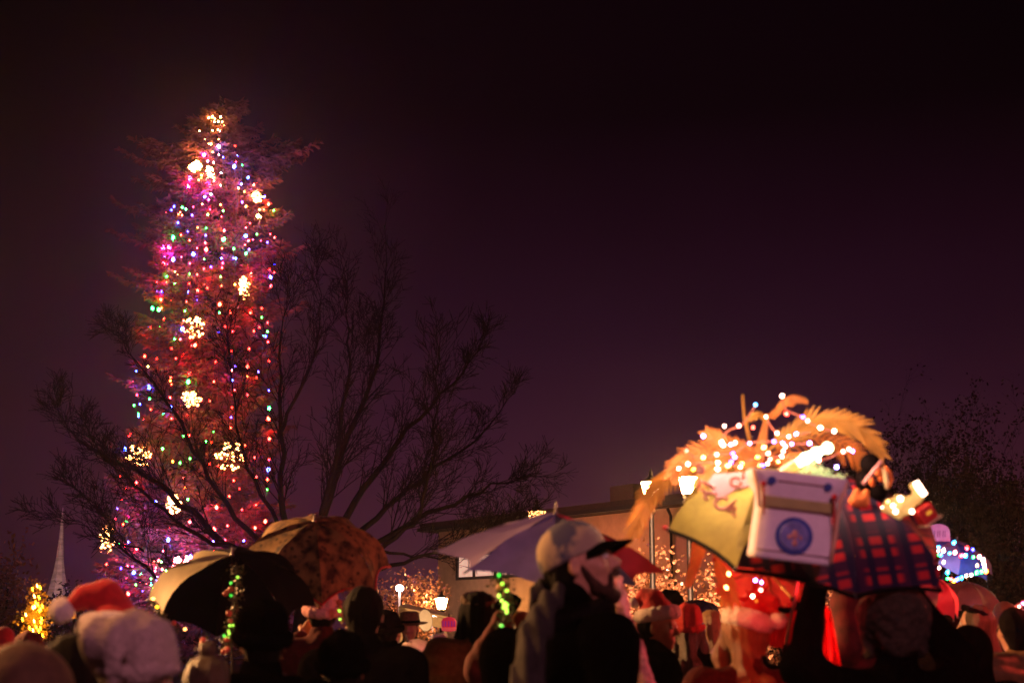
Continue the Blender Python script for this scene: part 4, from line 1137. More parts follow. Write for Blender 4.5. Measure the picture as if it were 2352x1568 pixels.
def leopard(name):
    m, t, b = nodes_mat(name, .85)
    co = t.nodes.new('ShaderNodeTexCoord'); no = t.nodes.new('ShaderNodeTexNoise'); no.inputs['Scale'].default_value = 13; no.inputs['Detail'].default_value = 3
    vo = t.nodes.new('ShaderNodeTexVoronoi'); vo.inputs['Scale'].default_value = 20
    t.links.new(co.outputs['Object'], no.inputs['Vector']); t.links.new(co.outputs['Object'], vo.inputs['Vector'])
    r1 = t.nodes.new('ShaderNodeValToRGB'); r1.color_ramp.elements[0].position = .36; r1.color_ramp.elements[1].position = .6
    r1.color_ramp.elements[0].color = (.035, .012, .006, 1); r1.color_ramp.elements[1].color = (.24, .125, .042, 1)
    r2 = t.nodes.new('ShaderNodeValToRGB'); r2.color_ramp.elements[0].position = .16; r2.color_ramp.elements[1].position = .30
    r2.color_ramp.elements[0].color = (.16, .12, .1, 1); r2.color_ramp.elements[1].color = (1, 1, 1, 1)
    mx = t.nodes.new('ShaderNodeMix'); mx.data_type = 'RGBA'; mx.blend_type = 'MULTIPLY'; mx.inputs[0].default_value = .85
    t.links.new(no.outputs[0], r1.inputs[0]); t.links.new(vo.outputs['Distance'], r2.inputs[0])
    t.links.new(r1.outputs[0], mx.inputs[6]); t.links.new(r2.outputs[0], mx.inputs[7]); t.links.new(mx.outputs[2], b.inputs['Base Color'])
    return m
LEO = leopard('leopard_cloth')
BLKN = M('black_nylon', (.0025, .002, .0025), .8, .2, 30, .2, spec=.08)
CREAM = M('cream_nylon', (.40, .33, .19), .7, .08, 12, .3, thin=.15)
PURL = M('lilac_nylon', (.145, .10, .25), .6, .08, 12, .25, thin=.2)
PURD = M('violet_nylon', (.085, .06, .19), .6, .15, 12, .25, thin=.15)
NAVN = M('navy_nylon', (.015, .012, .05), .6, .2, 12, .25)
REDN = M('red_nylon', (.30, .025, .05), .6, .12, 12, .25, thin=.2)
OLIVE = M('mustard_cloth', (.18, .155, .03), .8, .15, 20, .35)
WHITEP = M('white_felt', (.66, .58, .66), .8, .05, 30, .3)
FRIN = M('pale_fringe', (.5, .4, .35), .9, .2, 30, .3)
u_leo, ribL = umbrella('leopard print umbrella with red piping, its left panel lit orange', P(722, 1312, 8.5), px(172, 8.5), .315, (.04, -.50, 1), [LEO], lambda i: 0, spin=math.radians(14), pole=.62, sag=.05)
m = MB()
for i in range(8):
    pts = []
    for k in range(7):
        w = k / 6; t = 1 - .08 * 4 * w * (1 - w); a, b = ribL(i, t), ribL(i + 1, t); p = a.lerp(b, w); c0 = u_leo.location; q = p - c0
        q = q * (1 - .05 * 4 * w * (1 - w) * t); pts.append(q * 1.01)
    m.tube(pts, .006, 5, cap=False)
m.build('piping', REDF, u_leo)
umbrella('cream and black umbrella left of the leopard print one, only its left panels cream', P(533, 1382, 7.9), px(188, 7.9), .27, (.05, -.45, 1), [CREAM, BLKN], lambda i: 0 if i in (0, 7) else 1, spin=math.radians(2), pole=.6)
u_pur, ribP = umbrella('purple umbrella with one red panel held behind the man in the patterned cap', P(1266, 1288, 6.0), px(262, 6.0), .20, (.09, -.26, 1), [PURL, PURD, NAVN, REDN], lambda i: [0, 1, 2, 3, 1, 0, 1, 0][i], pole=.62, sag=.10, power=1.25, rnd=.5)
u_pl, ribD = umbrella('big decorated plaid and mustard umbrella carrying a white box, palm fronds and lights', P(1850, 1244, 5.25), px(322, 5.25), .25, (.155, -.40, 1), [OLIVE, PLAID, BLKN], lambda i: 0 if i in (0, 7) else 1, spin=math.radians(10), pole=.40, sag=.04, scallop=.02)
# black inner lining rim and pompoms on the plaid umbrella
m = MB()
for i in range(8):
    pts = [ribD(i, .995).lerp(ribD(i + 1, .995), k / 5) - u_pl.location for k in range(6)]
    pts = []
    for k in range(7):
        w = k / 6; bw_ = 4 * w * (1 - w); t = 1 - .02 * bw_; q = ribD(i, t).lerp(ribD(i + 1, t), w) - u_pl.location
        pts.append(q * (1 - .04 * bw_ * t) - Vector((0, 0, .010)))
    m.tube(pts, .0085, 6, cap=False)
m.build('hem', BLKN, u_pl)
for u, v, rr in ((1527, 1211, .009), (1640, 1284, .009), (1690, 1268, .007), (1702, 1270, .007), (2124, 1322, .012), (2093, 1320, .010)):
    p = P(u, v, 5.0); MB().ball(p - u_pl.location, rr, 9, 6).build('pompom', REDF, u_pl)
# second mustard cloth strip beside the box
m = RB(u_pl.location); cl = [P(1738, 1108, 4.93), P(1798, 1128, 4.90), P(1768, 1175, 4.86), P(1703, 1264, 4.80), P(1690, 1262, 4.82), P(1712, 1190, 4.88)]
m.slab(cl, .004, (0, 1, 0)); m.build('mustard_strip', OLIVE, u_pl, smooth=False)

# ---- white box standing on it
bx = thing('letter_box', P(1818, 1205, 4.72), 'white flared box with a blue round emblem standing on the plaid umbrella', 'box')
bx.rotation_euler = (math.radians(4), math.radians(7), 0)
def ringbox(prof, n=40, ex=8.0):
    vs = []; fs = []
    for hw_, hd, z in prof:
        for k in range(n):
            a = 2 * math.pi * k / n; c_, s_ = math.cos(a), math.sin(a)
            r = (abs(c_) ** ex + abs(s_) ** ex) ** (-1 / ex); vs.append((hw_ * c_ * r, hd * s_ * r, z))
    for i in range(len(prof) - 1):
        for k in range(n): fs.append((i * n + k, i * n + (k + 1) % n, (i + 1) * n + (k + 1) % n, (i + 1) * n + k))
    fs.append(tuple(reversed(range(n)))); fs.append(tuple((len(prof) - 1) * n + k for k in range(n)))
    return vs, fs
K = 4.72 / F
m = MB(); m.add(*ringbox([(86 * K, .07, -82 * K), (89 * K, .075, -78 * K), (89 * K, .075, -68 * K), (88 * K, .075, -66 * K), (84 * K, .075, 30 * K), (86 * K, .08, 62 * K), (104 * K, .098, 88 * K), (108 * K, .10, 112 * K), (106 * K, .098, 116 * K), (95 * K, .08, 116 * K), (84 * K, .07, 60 * K)])); m.build('body', WHITEP, bx)
m = MB(); m.box((2 * K, -.079, 46 * K), (160 * K, .006, 24 * K), bev=.002); m.build('olive_band', M('olive_band', (.30, .26, .10), .7, .1, 20, .2), bx, smooth=False)
m = MB(); m.box((2 * K, -.0775, 31 * K), (164 * K, .005, 2.2 * K)); m.box((2 * K, -.100, 92 * K), (110 * K, .012, 1.6 * K), Matrix.Rotation(-.30, 3, 'X')); m.box((0, -.078, -63 * K), (165 * K, .006, 1.6 * K)); m.build('seam', M('maroon_line', (.16, .035, .05), .8, .1, 20, 0), bx, smooth=False)
BLUD = M('blue_felt', (.045, .07, .30), .8, .2, 30, .2)
RX = Matrix.Rotation(math.pi / 2, 3, 'X')
m = MB(); m.lathe([(.001, -.003), (42 * K, -.003), (42 * K, .003), (.001, .003)], 32, (-2 * K, -.078, -25 * K), RX); em_ = m.build('emblem', BLUD, bx, smooth=False)
m = MB(); m.lathe([(.001, -.002), (33 * K, -.002), (31 * K, .004), (.001, .004)], 28, (-2 * K, -.082, -25 * K), RX); m.build('emblem_centre', M('pale_blue_felt', (.16, .17, .42), .8, .3, 30, .2), em_, smooth=False)
m = MB(); m.ball((-1 * K, -.086, -22 * K), (8 * K, .003, 11 * K), 10, 7); m.ball((0, -.086, -40 * K), (7 * K, .003, 8 * K), 10, 7); m.ball((-12 * K, -.086, -28 * K), (5 * K, .003, 6 * K), 8, 6); m.ball((12 * K, -.086, -28 * K), (4 * K, .003, 6 * K), 8, 6); m.build('emblem_figure', M('salmon_felt', (.42, .20, .20), .8, .1, 30, .2), em_)
for x, z in ((-66, 92), (60, 92)):
    m = MB(); m.lathe([(.001, -.003), (9.5 * K, -.003), (9.5 * K, .003), (.001, .003)], 18, (x * K, -.1015 if z > 90 else -.08, z * K), RX @ Matrix.Rotation(.3, 3, 'X')); m.build('button', BLUD, bx, smooth=False)
for x, z, L_ in ((-84, 82, 68), (76, 72, 75)):
    m = MB(); m.ball((x * K, -.105, z * K), 6.5 * K, 10, 7); m.build('berry', REDF, bx)
    m = MB(); m.tube([(x * K, -.107, z * K), (x * K + .006, -.097, (z - L_ * .55) * K), (x * K + .012, -.092, (z - L_) * K)], [.003, .0045, .003], 6); m.build('ribbon', REDF, bx)
m = MB(); m.tube([(-108 * K, -.09, 112 * K), (-95 * K, -.10, 70 * K), (-86 * K, -.09, 30 * K)], .006, 6); m.build('edging', M('peach_trim', (.62, .38, .25), .8, .1, 30, .3), bx); m = MB(); m.tube([(104 * K, -.08, 108 * K), (92 * K, -.085, 60 * K), (90 * K, -.07, -20 * K), (86 * K, -.07, -75 * K)], .007, 6)
m.build('edging', M('peach_trim', (.62, .38, .25), .8, .1, 30, .3), bx)
# ---- glowing wand and tinsel rising out of the box
wd = thing('glow_wand', P(1850, 1058, 4.9), 'glaring yellow and green light wand poking out of the white box', 'light wand')
m = RB(wd.location); m.tube([P(1796, 1086, 4.9), P(1830, 1066, 4.9)], [.016, .018], 12); m.build('grip', EM('Y', 1.3, 'wand'), wd)
m = RB(wd.location); pts_ = [P(1828, 1067, 4.9), P(1850, 1052, 4.9), P(1875, 1040, 4.9), P(1901, 1028, 4.9)]; m.tube(pts_, [.013, .017, .013, .012], 12)
for p in pts_[1:]: m.ball(p, .019, 10, 7)
m.build('tube', M('glow_green_white', (.8, .8, .8), .4, .02, em=(.80, 1, .55), ems=9, bump=0), wd)
tz = np.array([list(P(u, v, 4.9)) for u, v in ((1850, 1085), (1875, 1082), (1900, 1092), (1925, 1100), (1865, 1072), (1885, 1085))]) - np.array(list(wd.location))
V, Fq = leafcloud(tz, 420, .007, .012); npmesh('tinsel', V, Fq, M('pale_green_tinsel', (.5, .6, .3), .3, .3, 30, 0, em=(.7, .8, .35), ems=.6), wd, smooth=False)

# ---- artificial palm with fronds
FROND = M('dry_palm', (.60, .25, .07), .6, .35, 9, .3, spec=.3, thin=.25)
FRONDY = M('straw_palm', (.55, .32, .07), .6, .3, 9, .3, spec=.3, thin=.25)
def frond(root, path, leaf, mat, sides=(1, 1), droop=.25, n=26, wd=.010, dens=1.0, fwd=.75):
    ps = smooth_path([P(*q) for q in path], 6); m = RB(root.location); m.tube(ps, [max(.0025, .008 * (1 - i / len(ps))) for i in range(len(ps))], 6)
    rf = random.Random(int(path[0][0] + path[-1][1])); N = len(ps) - 1
    for k in range(n):
        t = (.10 + .90 * k / n) * N; j = min(N - 1, int(t)); p = ps[j].lerp(ps[j + 1], t - j); tg = (ps[j + 1] - ps[j]).normalized()
        up_ = Vector((-tg.z, 0, tg.x))
        for q, sw in ((1, sides[0]), (-1, sides[1])):
            if not sw: continue
            f = k / n; L_ = px(leaf, ps[0].y) * sw * (math.sin(math.pi * (.22 + .73 * f)) ** .6) * rf.uniform(.85, 1.12)
            d = (tg * fwd + up_ * q * (.95 - .35 * f) + Vector((0, rf.uniform(-.35, .35), 0))).normalized()
            q0 = p; pts = []
            for h in range(4):
                w = h / 3; pp = q0 + d * L_ * w + Vector((0, 0, -droop * L_ * w * w)); pts.append((pp, wd * (.45 + 1.6 * w * (1 - w)) * (1 - .75 * w)))
            nr = Vector((rf.uniform(-.3, .3), 1, rf.uniform(-.2, .2))); sd = d.cross(nr).normalized()
            vs = []
            for pp, w_ in pts: vs += [pp - sd * w_, pp + sd * w_ + nr * .003]
            m.add(vs, [(0, 1, 3, 2), (2, 3, 5, 4), (4, 5, 7, 6)])
    return m.build('frond', mat, root, smooth=False)
pm = thing('palm_decoration', P(1750, 1075, 5.4), 'artificial palm with orange fronds rising behind the white box', 'palm tree')
m = RB(pm.location); m.tube([P(1738, 1120, 5.4), P(1742, 1060, 5.4), P(1752, 1010, 5.4), P(1760, 965, 5.4), P(1762, 950, 5.4)], [.028, .024, .018, .010, .006], 8); m.build('trunk', FROND, pm)
frond(pm, [(1760, 962, 5.4), (1778, 945, 5.36), (1800, 924, 5.3), (1825, 912, 5.3), (1853, 919, 5.3)], 26, FROND, (.45, .8), .25, 26, wd=.013)
frond(pm, [(1760, 965, 5.4), (1748, 950, 5.36), (1735, 950, 5.3), (1719, 958, 5.3)], 20, FRONDY, (.8, .6), .3, 16)
frond(pm, [(1757, 1040, 5.4), (1810, 1000, 5.4), (1870, 966, 5.35), (1940, 968, 5.3), (1995, 1000, 5.3), (2030, 1046, 5.3)], 66, FRONDY, (.85, 1), .10, 24, wd=.0125, fwd=1.15)
frond(pm, [(1765, 1050, 5.45), (1830, 1012, 5.5), (1900, 1010, 5.5), (1960, 1035, 5.5), (1990, 1070, 5.5)], 46, FROND, (1, 1), .3, 18, wd=.011)
frond(pm, [(1750, 1046, 5.4), (1700, 1030, 5.35), (1655, 1012, 5.3), (1622, 990, 5.3)], 44, FROND, (1, .8), .0, 14, wd=.011)
frond(pm, [(1745, 1056, 5.4), (1680, 1028, 5.35), (1610, 1035, 5.3), (1562, 1062, 5.25), (1540, 1095, 5.25)], 48, FROND, (.95, 1), .15, 20, wd=.011)
frond(pm, [(1745, 1060, 5.4), (1680, 1052, 5.3), (1630, 1075, 5.25), (1600, 1115, 5.2)], 38, FROND, (1, 1), .3, 14, wd=.011)
frond(pm, [(1700, 1070, 5.5), (1600, 1070, 5.5), (1520, 1110, 5.5), (1480, 1170, 5.5), (1462, 1230, 5.5)], 62, FRONDY, (.45, 1), .55, 26, wd=.013)
frond(pm, [(1680, 1080, 5.6), (1640, 1150, 5.6), (1612, 1230, 5.6), (1595, 1290, 5.6), (1580, 1345, 5.6)], 24, FRONDY, (1, 1), .2, 30, wd=.012)
frond(pm, [(1770, 1050, 5.4), (1790, 1062, 5.3), (1830, 1052, 5.25), (1870, 1075, 5.2)], 32, FROND, (1, 1), .3, 20)
frond(pm, [(1640, 1275, 5.7), (1660, 1310, 5.7), (1670, 1340, 5.7), (1685, 1375, 5.7)], 40, FRONDY, (1, 1), .5, 16, wd=.014, fwd=1.3)
frond(pm, [(1750, 1062, 5.35), (1715, 1075, 5.3), (1690, 1100, 5.3)], 30, FROND, (1, 1), .3, 18)
st_ = thing('bamboo_stick', P(1712, 960, 5.5), 'thin bamboo stick standing up among the palm fronds', 'stick')
m = RB(st_.location); m.tube([P(1706, 906, 5.5), P(1710, 955, 5.5), P(1722, 1010, 5.5), P(1735, 1070, 5.5)], [.006, .007, .008, .009], 6); tmp = m.build('cane', FRONDY, st_)
# pale panel and curly pink lettering left of the box
lt = thing('letter_garland', P(1680, 1130, 5.0), 'curly pink and white letters lying across the mustard panel', 'garland')
m = RB(lt.location); m.slab([P(1625, 1108, 5.06), P(1640, 1088, 5.06), P(1742, 1082, 5.06), P(1742, 1112, 5.06), P(1690, 1122, 5.06), P(1650, 1150, 5.06)], .008, (0, 1, 0)); m.build('backing', M('dusky_pink_felt', (.30, .17, .20), .9, .1, 40, .3), lt, smooth=False)
CANE = M('pink_foil', (.70, .33, .27), .4, .2, 90, .2)
zc = lambda x, y, dd=4.86: P(1550.3 + x * .1282, 1033.6 + y * .1282, dd)
def arc(cx, cy, r, a0, a1, n=12): return [zc(cx + r * math.cos(math.radians(a0 + (a1 - a0) * k / n)), cy + r * .85 * math.sin(math.radians(a0 + (a1 - a0) * k / n))) for k in range(n + 1)]
for pts in ([zc(450, 510), zc(440, 600), zc(425, 700)], [zc(490, 560), zc(600, 620), zc(725, 690)], arc(840, 950, 125, 60, 330), arc(1090, 570, 95, 0, 320), [zc(1215, 380), zc(1225, 450), zc(1215, 520)],
            arc(590, 830, 60, 90, 300), [zc(860, 1070), zc(960, 1010), zc(1100, 900), zc(1020, 1010), zc(930, 1100)], [zc(930, 1100), zc(1000, 1060), zc(1100, 1010), zc(1070, 1090), zc(1010, 1140), zc(1090, 1150), zc(1060, 1190)],
            [zc(440, 290), zc(520, 330), zc(500, 420), zc(430, 400)], [zc(470, 720), zc(560, 760), zc(760, 790)], arc(440, 340, 60, 0, 300)):
    m = RB(lt.location); m.tube(pts, .0062, 7); m.build('letter', CANE, lt)
# ---- string of lights over the palm
Z7 = """1055 217C 1253 152H+ 1283 283R+ 1405 307B 1440 337K+ 1535 388H+ 1637 413H+ 1133 307H 827 375H 933 372K+ 1037 385R 670 450V+ 1215 428K+ 1300 453H 1357 433C 805 495H+ 817 515H+ 873 512V 905 498K+ 1013 502V 1192 490B 1257 502V 1323 507V 1455 502V+ 1277 528H 1260 562K+ 1250 600H
1117 532W+ 1150 577K+ 1163 620K 1145 652H 1112 665B 1083 667O 1070 605Y 545 557R+ 670 607W+ 558 655H+ 490 688H 770 585K+ 778 645H+ 775 692H+ 853 668W+ 957 650Y 943 677H 888 577B 903 605V 877 640B 1223 637W 1523 630K+ 1703 563K+ 1745 545K+ 1772 560V 1655 677V+ 597 695Y
936 1393W+ 858 1465W+ 1330 1463W 1367 1468W 1055 1512V+ 1100 1527V 1478 1408Y+ 840 1565W+ 1095 1585K+ 1035 1630H+"""
zb = parse(Z7, .3112, 1406.8, 861.3)
sl = thing('string_lights', P(1750, 1030, 5.1), 'string of large white and pink bulbs looped over the orange palm fronds', 'string lights')
rj = random.Random(4); pj = []
for u, v, c_, big in zb:
    p = P(u, v, 5.12 if v < 1200 else 5.45); pj.append(p)
    add_bulb(sl, p, .0062 if big else .0045, c_, 26, rot=(rj.uniform(0, 6), rj.uniform(0, 6), 0))
for u, v, cd, w in ((1700, 1020, 'H', 4.0), (1620, 1040, 'H', 3.4), (1800, 1000, 'H', 3.6), (1880, 985, 'H', 3.0), (1760, 1030, 'W', 4.4), (1600, 1060, 'H', 1.0), (1950, 1040, 'H', 1.6), (1560, 1120, 'H', 1.2), (1700, 1330, 'K', 2.), (1780, 1330, 'R', 4.), (1840, 1370, 'R', 3.), (1900, 1450, 'R', 2.5)):
    lo = bpy.data.objects.new('bulb_fill_light', bulb_fill_light(cd, w)); COL.objects.link(lo); lo.parent = sl; lo.location = P(u, v, 4.98 if v < 1200 else 5.3) - sl.location  # added lights that brighten the fronds and red cloth, tied to no bulb
WR2 = M('copper_wire', (.25, .08, .05), .5, .2, 20, 0)
z7 = lambda x, y, dd=5.13: P(1406.8 + x * .3112, 861.3 + y * .3112, dd)
for pts in ([z7(805, 480), z7(830, 430), z7(870, 400), z7(940, 375), z7(985, 330), z7(1055, 225)], [z7(1250, 160), z7(1270, 240), z7(1330, 280), z7(1405, 310), z7(1455, 350), z7(1535, 390), z7(1637, 415)], [z7(1133, 310), z7(1165, 370), z7(1215, 430), z7(1300, 455), z7(1357, 435), z7(1460, 420)],
            [z7(545, 557), z7(600, 600), z7(670, 607), z7(770, 585), z7(888, 577), z7(1013, 502), z7(1192, 490), z7(1323, 507), z7(1455, 502)], [z7(490, 688), z7(558, 655), z7(775, 645), z7(853, 668), z7(957, 650), z7(1070, 605), z7(1150, 577)], [z7(1163, 620), z7(1250, 600), z7(1523, 630), z7(1703, 563), z7(1772, 560)]):
    m = RB(sl.location); m.tube(smooth_path(pts, 4), .0028, 5); m.build('wire', WR2, sl)

# ---- things at the right end of the plaid umbrella
z8 = lambda x, y, dd=5.0: P(1923.6 + x * .1465, 1004.9 + y * .1465, dd)
o_ = thing('bird_ornament', z8(600, 600), 'dark ornament with a white bar, orange breast and pale crescent under the frond tip', 'ornament')
m = RB(o_.location); m.tube([z8(405, 725), z8(550, 545), z8(695, 360)], [.0065, .0075, .0065], 8); m.build('bar', PINKW, o_)
m = RB(o_.location); m.tube([z8(705, 470), z8(745, 560), z8(765, 680), z8(765, 800)], [.004, .0085, .009, .004], 8); m.build('crescent', M('cream_felt', (.75, .6, .3), .7, .1, 30, .3), o_)
m = RB(o_.location); m.tube([z8(740, 440, 5.02), z8(820, 540, 5.02), z8(845, 650, 5.02), z8(800, 790, 5.02)], [.004, .007, .007, .003], 8); m.ball(z8(650, 540, 5.02), (.016, .012, .018), 10, 8); m.ball(z8(540, 690, 5.02), (.010, .010, .018), 10, 8); m.ball(z8(690, 640, 5.02), (.012, .01, .014), 10, 8); m.build('breast', M('orange_felt', (.55, .14, .03), .8, .2, 40, .4), o_)
m = RB(o_.location); m.ball(z8(520, 420, 5.08), (.040, .03, .040), 12, 9); m.ball(z8(430, 700, 5.1), (.035, .03, .05), 12, 9); m.ball(z8(640, 860, 5.08), (.03, .02, .03), 12, 9); m.build('back', CHAR, o_)
A = SDF(); o2 = z8(350, 930); L0 = np.array(list(o2), np.float32)
lp = lambda x, y, dd=5.0: np.array(list(z8(x, y, dd)), np.float32) - L0
A.cap(lp(300, 840), lp(250, 1010), .011, .018, .02); A.cap(lp(450, 850), lp(400, 1000), .011, .016, .02); A.cap(lp(250, 1020), lp(430, 1000), .014, k=.02)
V, Q = A.mesh(.005); o = npmesh('fabric_leaf', V, Q, M('orange_felt'), None); o.location = o2; tag(o, 'orange heart shaped felt leaf standing beside the white box', 'ornament')
hb = thing('glowing_bow', z8(1000, 1080), 'glowing pale yellow bow with bulbs above the right side of the plaid umbrella', 'ornament')
L0 = np.array(list(hb.location), np.float32); A = SDF()
A.cap(lp(800, 1050), lp(1050, 1100), .016, .024, .02); A.cap(lp(1050, 1050), lp(1280, 950), .022, .012, .03); A.cap(lp(800, 1030), lp(960, 950), .009, .014, .02); A.cap(lp(720, 1120), lp(900, 1170), .006, .014, .02); A.cap(lp(950, 1150), lp(960, 1250), .018, .007, .02); A.cap(lp(1180, 760), lp(1240, 850), .012, .012, .02); A.cap(lp(1280, 900), lp(1200, 940), .01, k=.02)
ns = vnoise(3, 90); V, Q = A.mesh(.0045, lambda X, Y, Z: .004 * ns(X, Y, Z)); npmesh('bow', V, Q, M('self_lit_gauze', (.65, .52, .22), .7, .2, 30, .2, thin=.6, em=(1, .62, .22), ems=.75), hb)  # gauze emits by itself in place of light from its bulbs
for x, y, r_ in ((985, 955, .012), (870, 1065, .009), (910, 1155, .010), (1168, 1155, .010), (790, 1000, .006), (700, 1090, .004)):
    add_bulb(hb, z8(x, y, 4.965), r_ * .8, 'H' if x != 790 else 'W', 14, rot=(1.5, 0, 0))
m = RB(hb.location); m.tube([z8(1225, 690, 4.96), z8(1290, 800, 4.96), z8(1370, 900, 4.96)], [.0105, .012, .010], 10); m.build('light_tube', EM('H', 9), hb)
rb = thing('gift_lantern', z8(1370, 1190), 'small red gift box with a yellow mark tilted at the right of the glowing bow', 'gift box')
rb.rotation_euler = (.1, math.radians(-33), .2)
MB().box((0, 0, 0), (.062, .045, .058), bev=.004).build('box', M('red_paper', (.55, .03, .03), .5, .12, 30, .2), rb, smooth=False)
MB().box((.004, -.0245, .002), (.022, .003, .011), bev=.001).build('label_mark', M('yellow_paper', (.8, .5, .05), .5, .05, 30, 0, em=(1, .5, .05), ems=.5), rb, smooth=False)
MB().box((.004, 0, -.033), (.080, .055, .006), bev=.002).build('lid', M('peach_trim'), rb, smooth=False)

# ---- blue umbrella with coloured bulbs, and the pale umbrella below it
u_bl, ribB = umbrella('blue umbrella outlined with coloured bulbs behind the plaid one', P(2180, 1288, 11), px(100, 11), .16, (.30, -.42, 1), [M('blue_nylon', (.04, .10, .45), .6, .2, 12, .2, thin=.3), M('pale_blue_nylon', (.20, .20, .42), .6, .2, 12, .2, thin=.3)], lambda i: i % 2, pole=.6, name='umbrella')
bs = """305 290H+ 355 315C 400 348H+ 352 350K 305 355K+ 497 275C+ 617 325R+ 672 338B 457 372C 507 365K+ 565 395R+ 605 395C+ 675 408G 350 393G 378 388C 730 405K+ 765 435H+ 772 465H+ 778 497V+ 795 540O+ 750 543G+ 707 550G+ 710 485W 437 550C+ 437 605G 340 625G+ 497 628Y 530 612B+ 565 600C+ 610 580H 657 573H 470 610R 180 237B+ 245 255R 402 455H 360 507H"""
sb = thing('string_lights', P(2180, 1285, 10.6), 'string of red, blue and green bulbs round the blue umbrella', 'string lights')
for u, v, c_, big in parse(bs, .2494, 2067.2, 1177.1): add_bulb(sb, P(u, v, 10.55), .0130 if big else .0095, c_, 40, rot=(rj.uniform(-.3, .3), .4, 0))
m = RB(sb.location); m.tube([P(u, v, 10.56) for u, v, c_, b_ in parse(bs, .2494, 2067.2, 1177.1)[:1]] + [P(2150, 1263, 10.56), P(2195, 1268, 10.56), P(2250, 1280, 10.56), P(2262, 1300, 10.56), P(2264, 1312, 10.56), P(2240, 1315, 10.56), P(2200, 1327, 10.56), P(2150, 1333, 10.56)], .003, 4); m.build('wire', WIRE, sb)
for u, v in ((2120, 1275), (2190, 1290), (2240, 1300), (2170, 1330)):
    lo = bpy.data.objects.new('bulb_fill_light', bulb_fill_light('C', 2.5)); COL.objects.link(lo); lo.parent = sb; lo.location = P(u, v, 10.3) - sb.location  # added cyan lights that brighten the blue canopy, tied to no bulb
o = thing('gravestone_board', P(2157, 1228, 10.9), 'pale lilac rounded board standing on top of the blue umbrella', 'board')
pts = [P(2133, 1205, 10.9) + Vector((0, 0, 0))] ; cx_ = P(2157, 1228, 10.9); hw_, hh = px(25, 10.9), px(24, 10.9)
poly = [Vector((-hw_, 0, -hh * .6))] + [Vector((hw_ * math.cos(math.radians(a)), 0, hh * .35 + hh * .7 * math.sin(math.radians(a)))) for a in range(180, -1, -15)] + [Vector((hw_, 0, -hh * 1.1))]
MB().slab(poly, .02, (0, 1, 0)).build('board', M('lilac_board', (.42, .28, .42), .8, .15, 20, .2), o, smooth=False)
m = MB()
for x in (-.035, -.01, .005, .03, .045): m.box((x, -.003, .008), (.006, .004, .05), Matrix.Rotation(.1, 3, 'Y'))
m.build('strokes', M('plum_paint', (.20, .10, .20), .8, .1, 20, 0), o, smooth=False)
umbrella('pale beige umbrella with dark blots beneath the blue one', P(2216, 1396, 13.5), px(86, 13.5), .24, (.10, -.22, 1), [M('beige_nylon', (.50, .34, .24), .7, .35, 3.0, .3), M('grey_pattern_nylon', (.40, .32, .34), .7, .75, 9, .3)], lambda i: 1 if i in (3, 4) else 0, pole=.8, spin=.2)
# bubble umbrella, clear
umbrella('clear bubble umbrella with bright reflections low in the middle', P(965, 1540, 9.2), px(62, 9.2), .20, (-.42, -.28, 1), [M('clear_vinyl', (.85, .70, .72), .12, .1, 8, .6, spec=.9, alpha=.7, thin=.4)], lambda i: 0, pole=.4, sag=.02, scallop=.03)
cb_ = thing('string_lights', P(950, 1510, 9.2), 'few warm bulbs added inside the clear bubble umbrella to brighten it', 'string lights')  # bulbs put in to light the clear canopy
for u, v in ((938, 1503), (943, 1512), (950, 1521), (957, 1535), (933, 1490), (940, 1546)): add_bulb(cb_, P(u, v, 9.15), .007, 'W', 16)
m = RB(cb_.location); m.tube([P(933, 1490, 9.17), P(943, 1512, 9.17), P(957, 1535, 9.17), P(940, 1546, 9.17)], .002, 4); m.build('wire', WIRE, cb_)
lo = bpy.data.objects.new('bulb_fill_light', bulb_fill_light('K', 4.)); COL.objects.link(lo); lo.parent = cb_; lo.location = P(955, 1500, 8.8) - cb_.location  # extra pink light added before the canopy, belonging to no bulb
# red parasol seen from inside, right under the plaid umbrella
umbrella('glowing red parasol seen from inside below the white box', P(1770, 1318, 6.1), .25, .10, (-.10, .95, .35), [M('red_satin', (.62, .06, .06), .45, .2, 10, .3, thin=.5)], lambda i: 0, pole=.32, n=8, polemat=M('brass_rod', (.5, .3, .12), .4, .1, 20, 0, metal=.7))
umbrella('pink umbrella edge low behind the raised arm of the plaid umbrella holder', P(2130, 1395, 8.5), px(70, 8.5), .18, (.3, -.3, 1), [REDN, M('pink_nylon', (.45, .14, .14), .7, .1, 10, .2)], lambda i: i % 2, pole=.6)
# dark blue umbrella between the hedge and the heads
umbrella('dark navy umbrella low in the gap right of the red woolly hat', P(1600, 1406, 12), px(52, 12), .10, (0, -.2, 1), [NAVN], lambda i: 0, pole=.6)

# ============================================================ HANGING DECORATIONS
def garland(label, path, d, bulbs_=(), berries=(), rad=.022, n=260, mat=None, berrymat=None, name='garland', bulb_r=.010, ems=10, size=.012):
    ps = smooth_path([P(u, v, d) for u, v in path], 6); c0 = ps[0]
    root = thing(name, c0, label, 'garland')
    m = RB(c0); m.tube(ps, .004, 5); m.build('cord', WIRE, root)
    V, Fq = leafcloud(np.array([list(p - c0) for p in ps]), n, size, rad * .5, flat=.35); npmesh('tinsel', V, Fq, mat or M('green_tinsel', (.10, .09, .025), .5, .4, 30, 0, spec=.5), root, smooth=False)
    for u, v, c_ in bulbs_: add_bulb(root, P(u, v, d - .03), bulb_r, c_, ems, rot=(rj.uniform(0, 3), rj.uniform(0, 3), 0))
    for u, v, r_ in berries: MB().ball(P(u, v, d - .02) - c0, px(r_, d), 9, 7).build('berry', berrymat or M('red_berry', (.60, .10, .06), .4, .2, 30, .1), root)
    return root
zg = lambda x, y: (488 + x * .2311, 1205.8 + y * .2311)
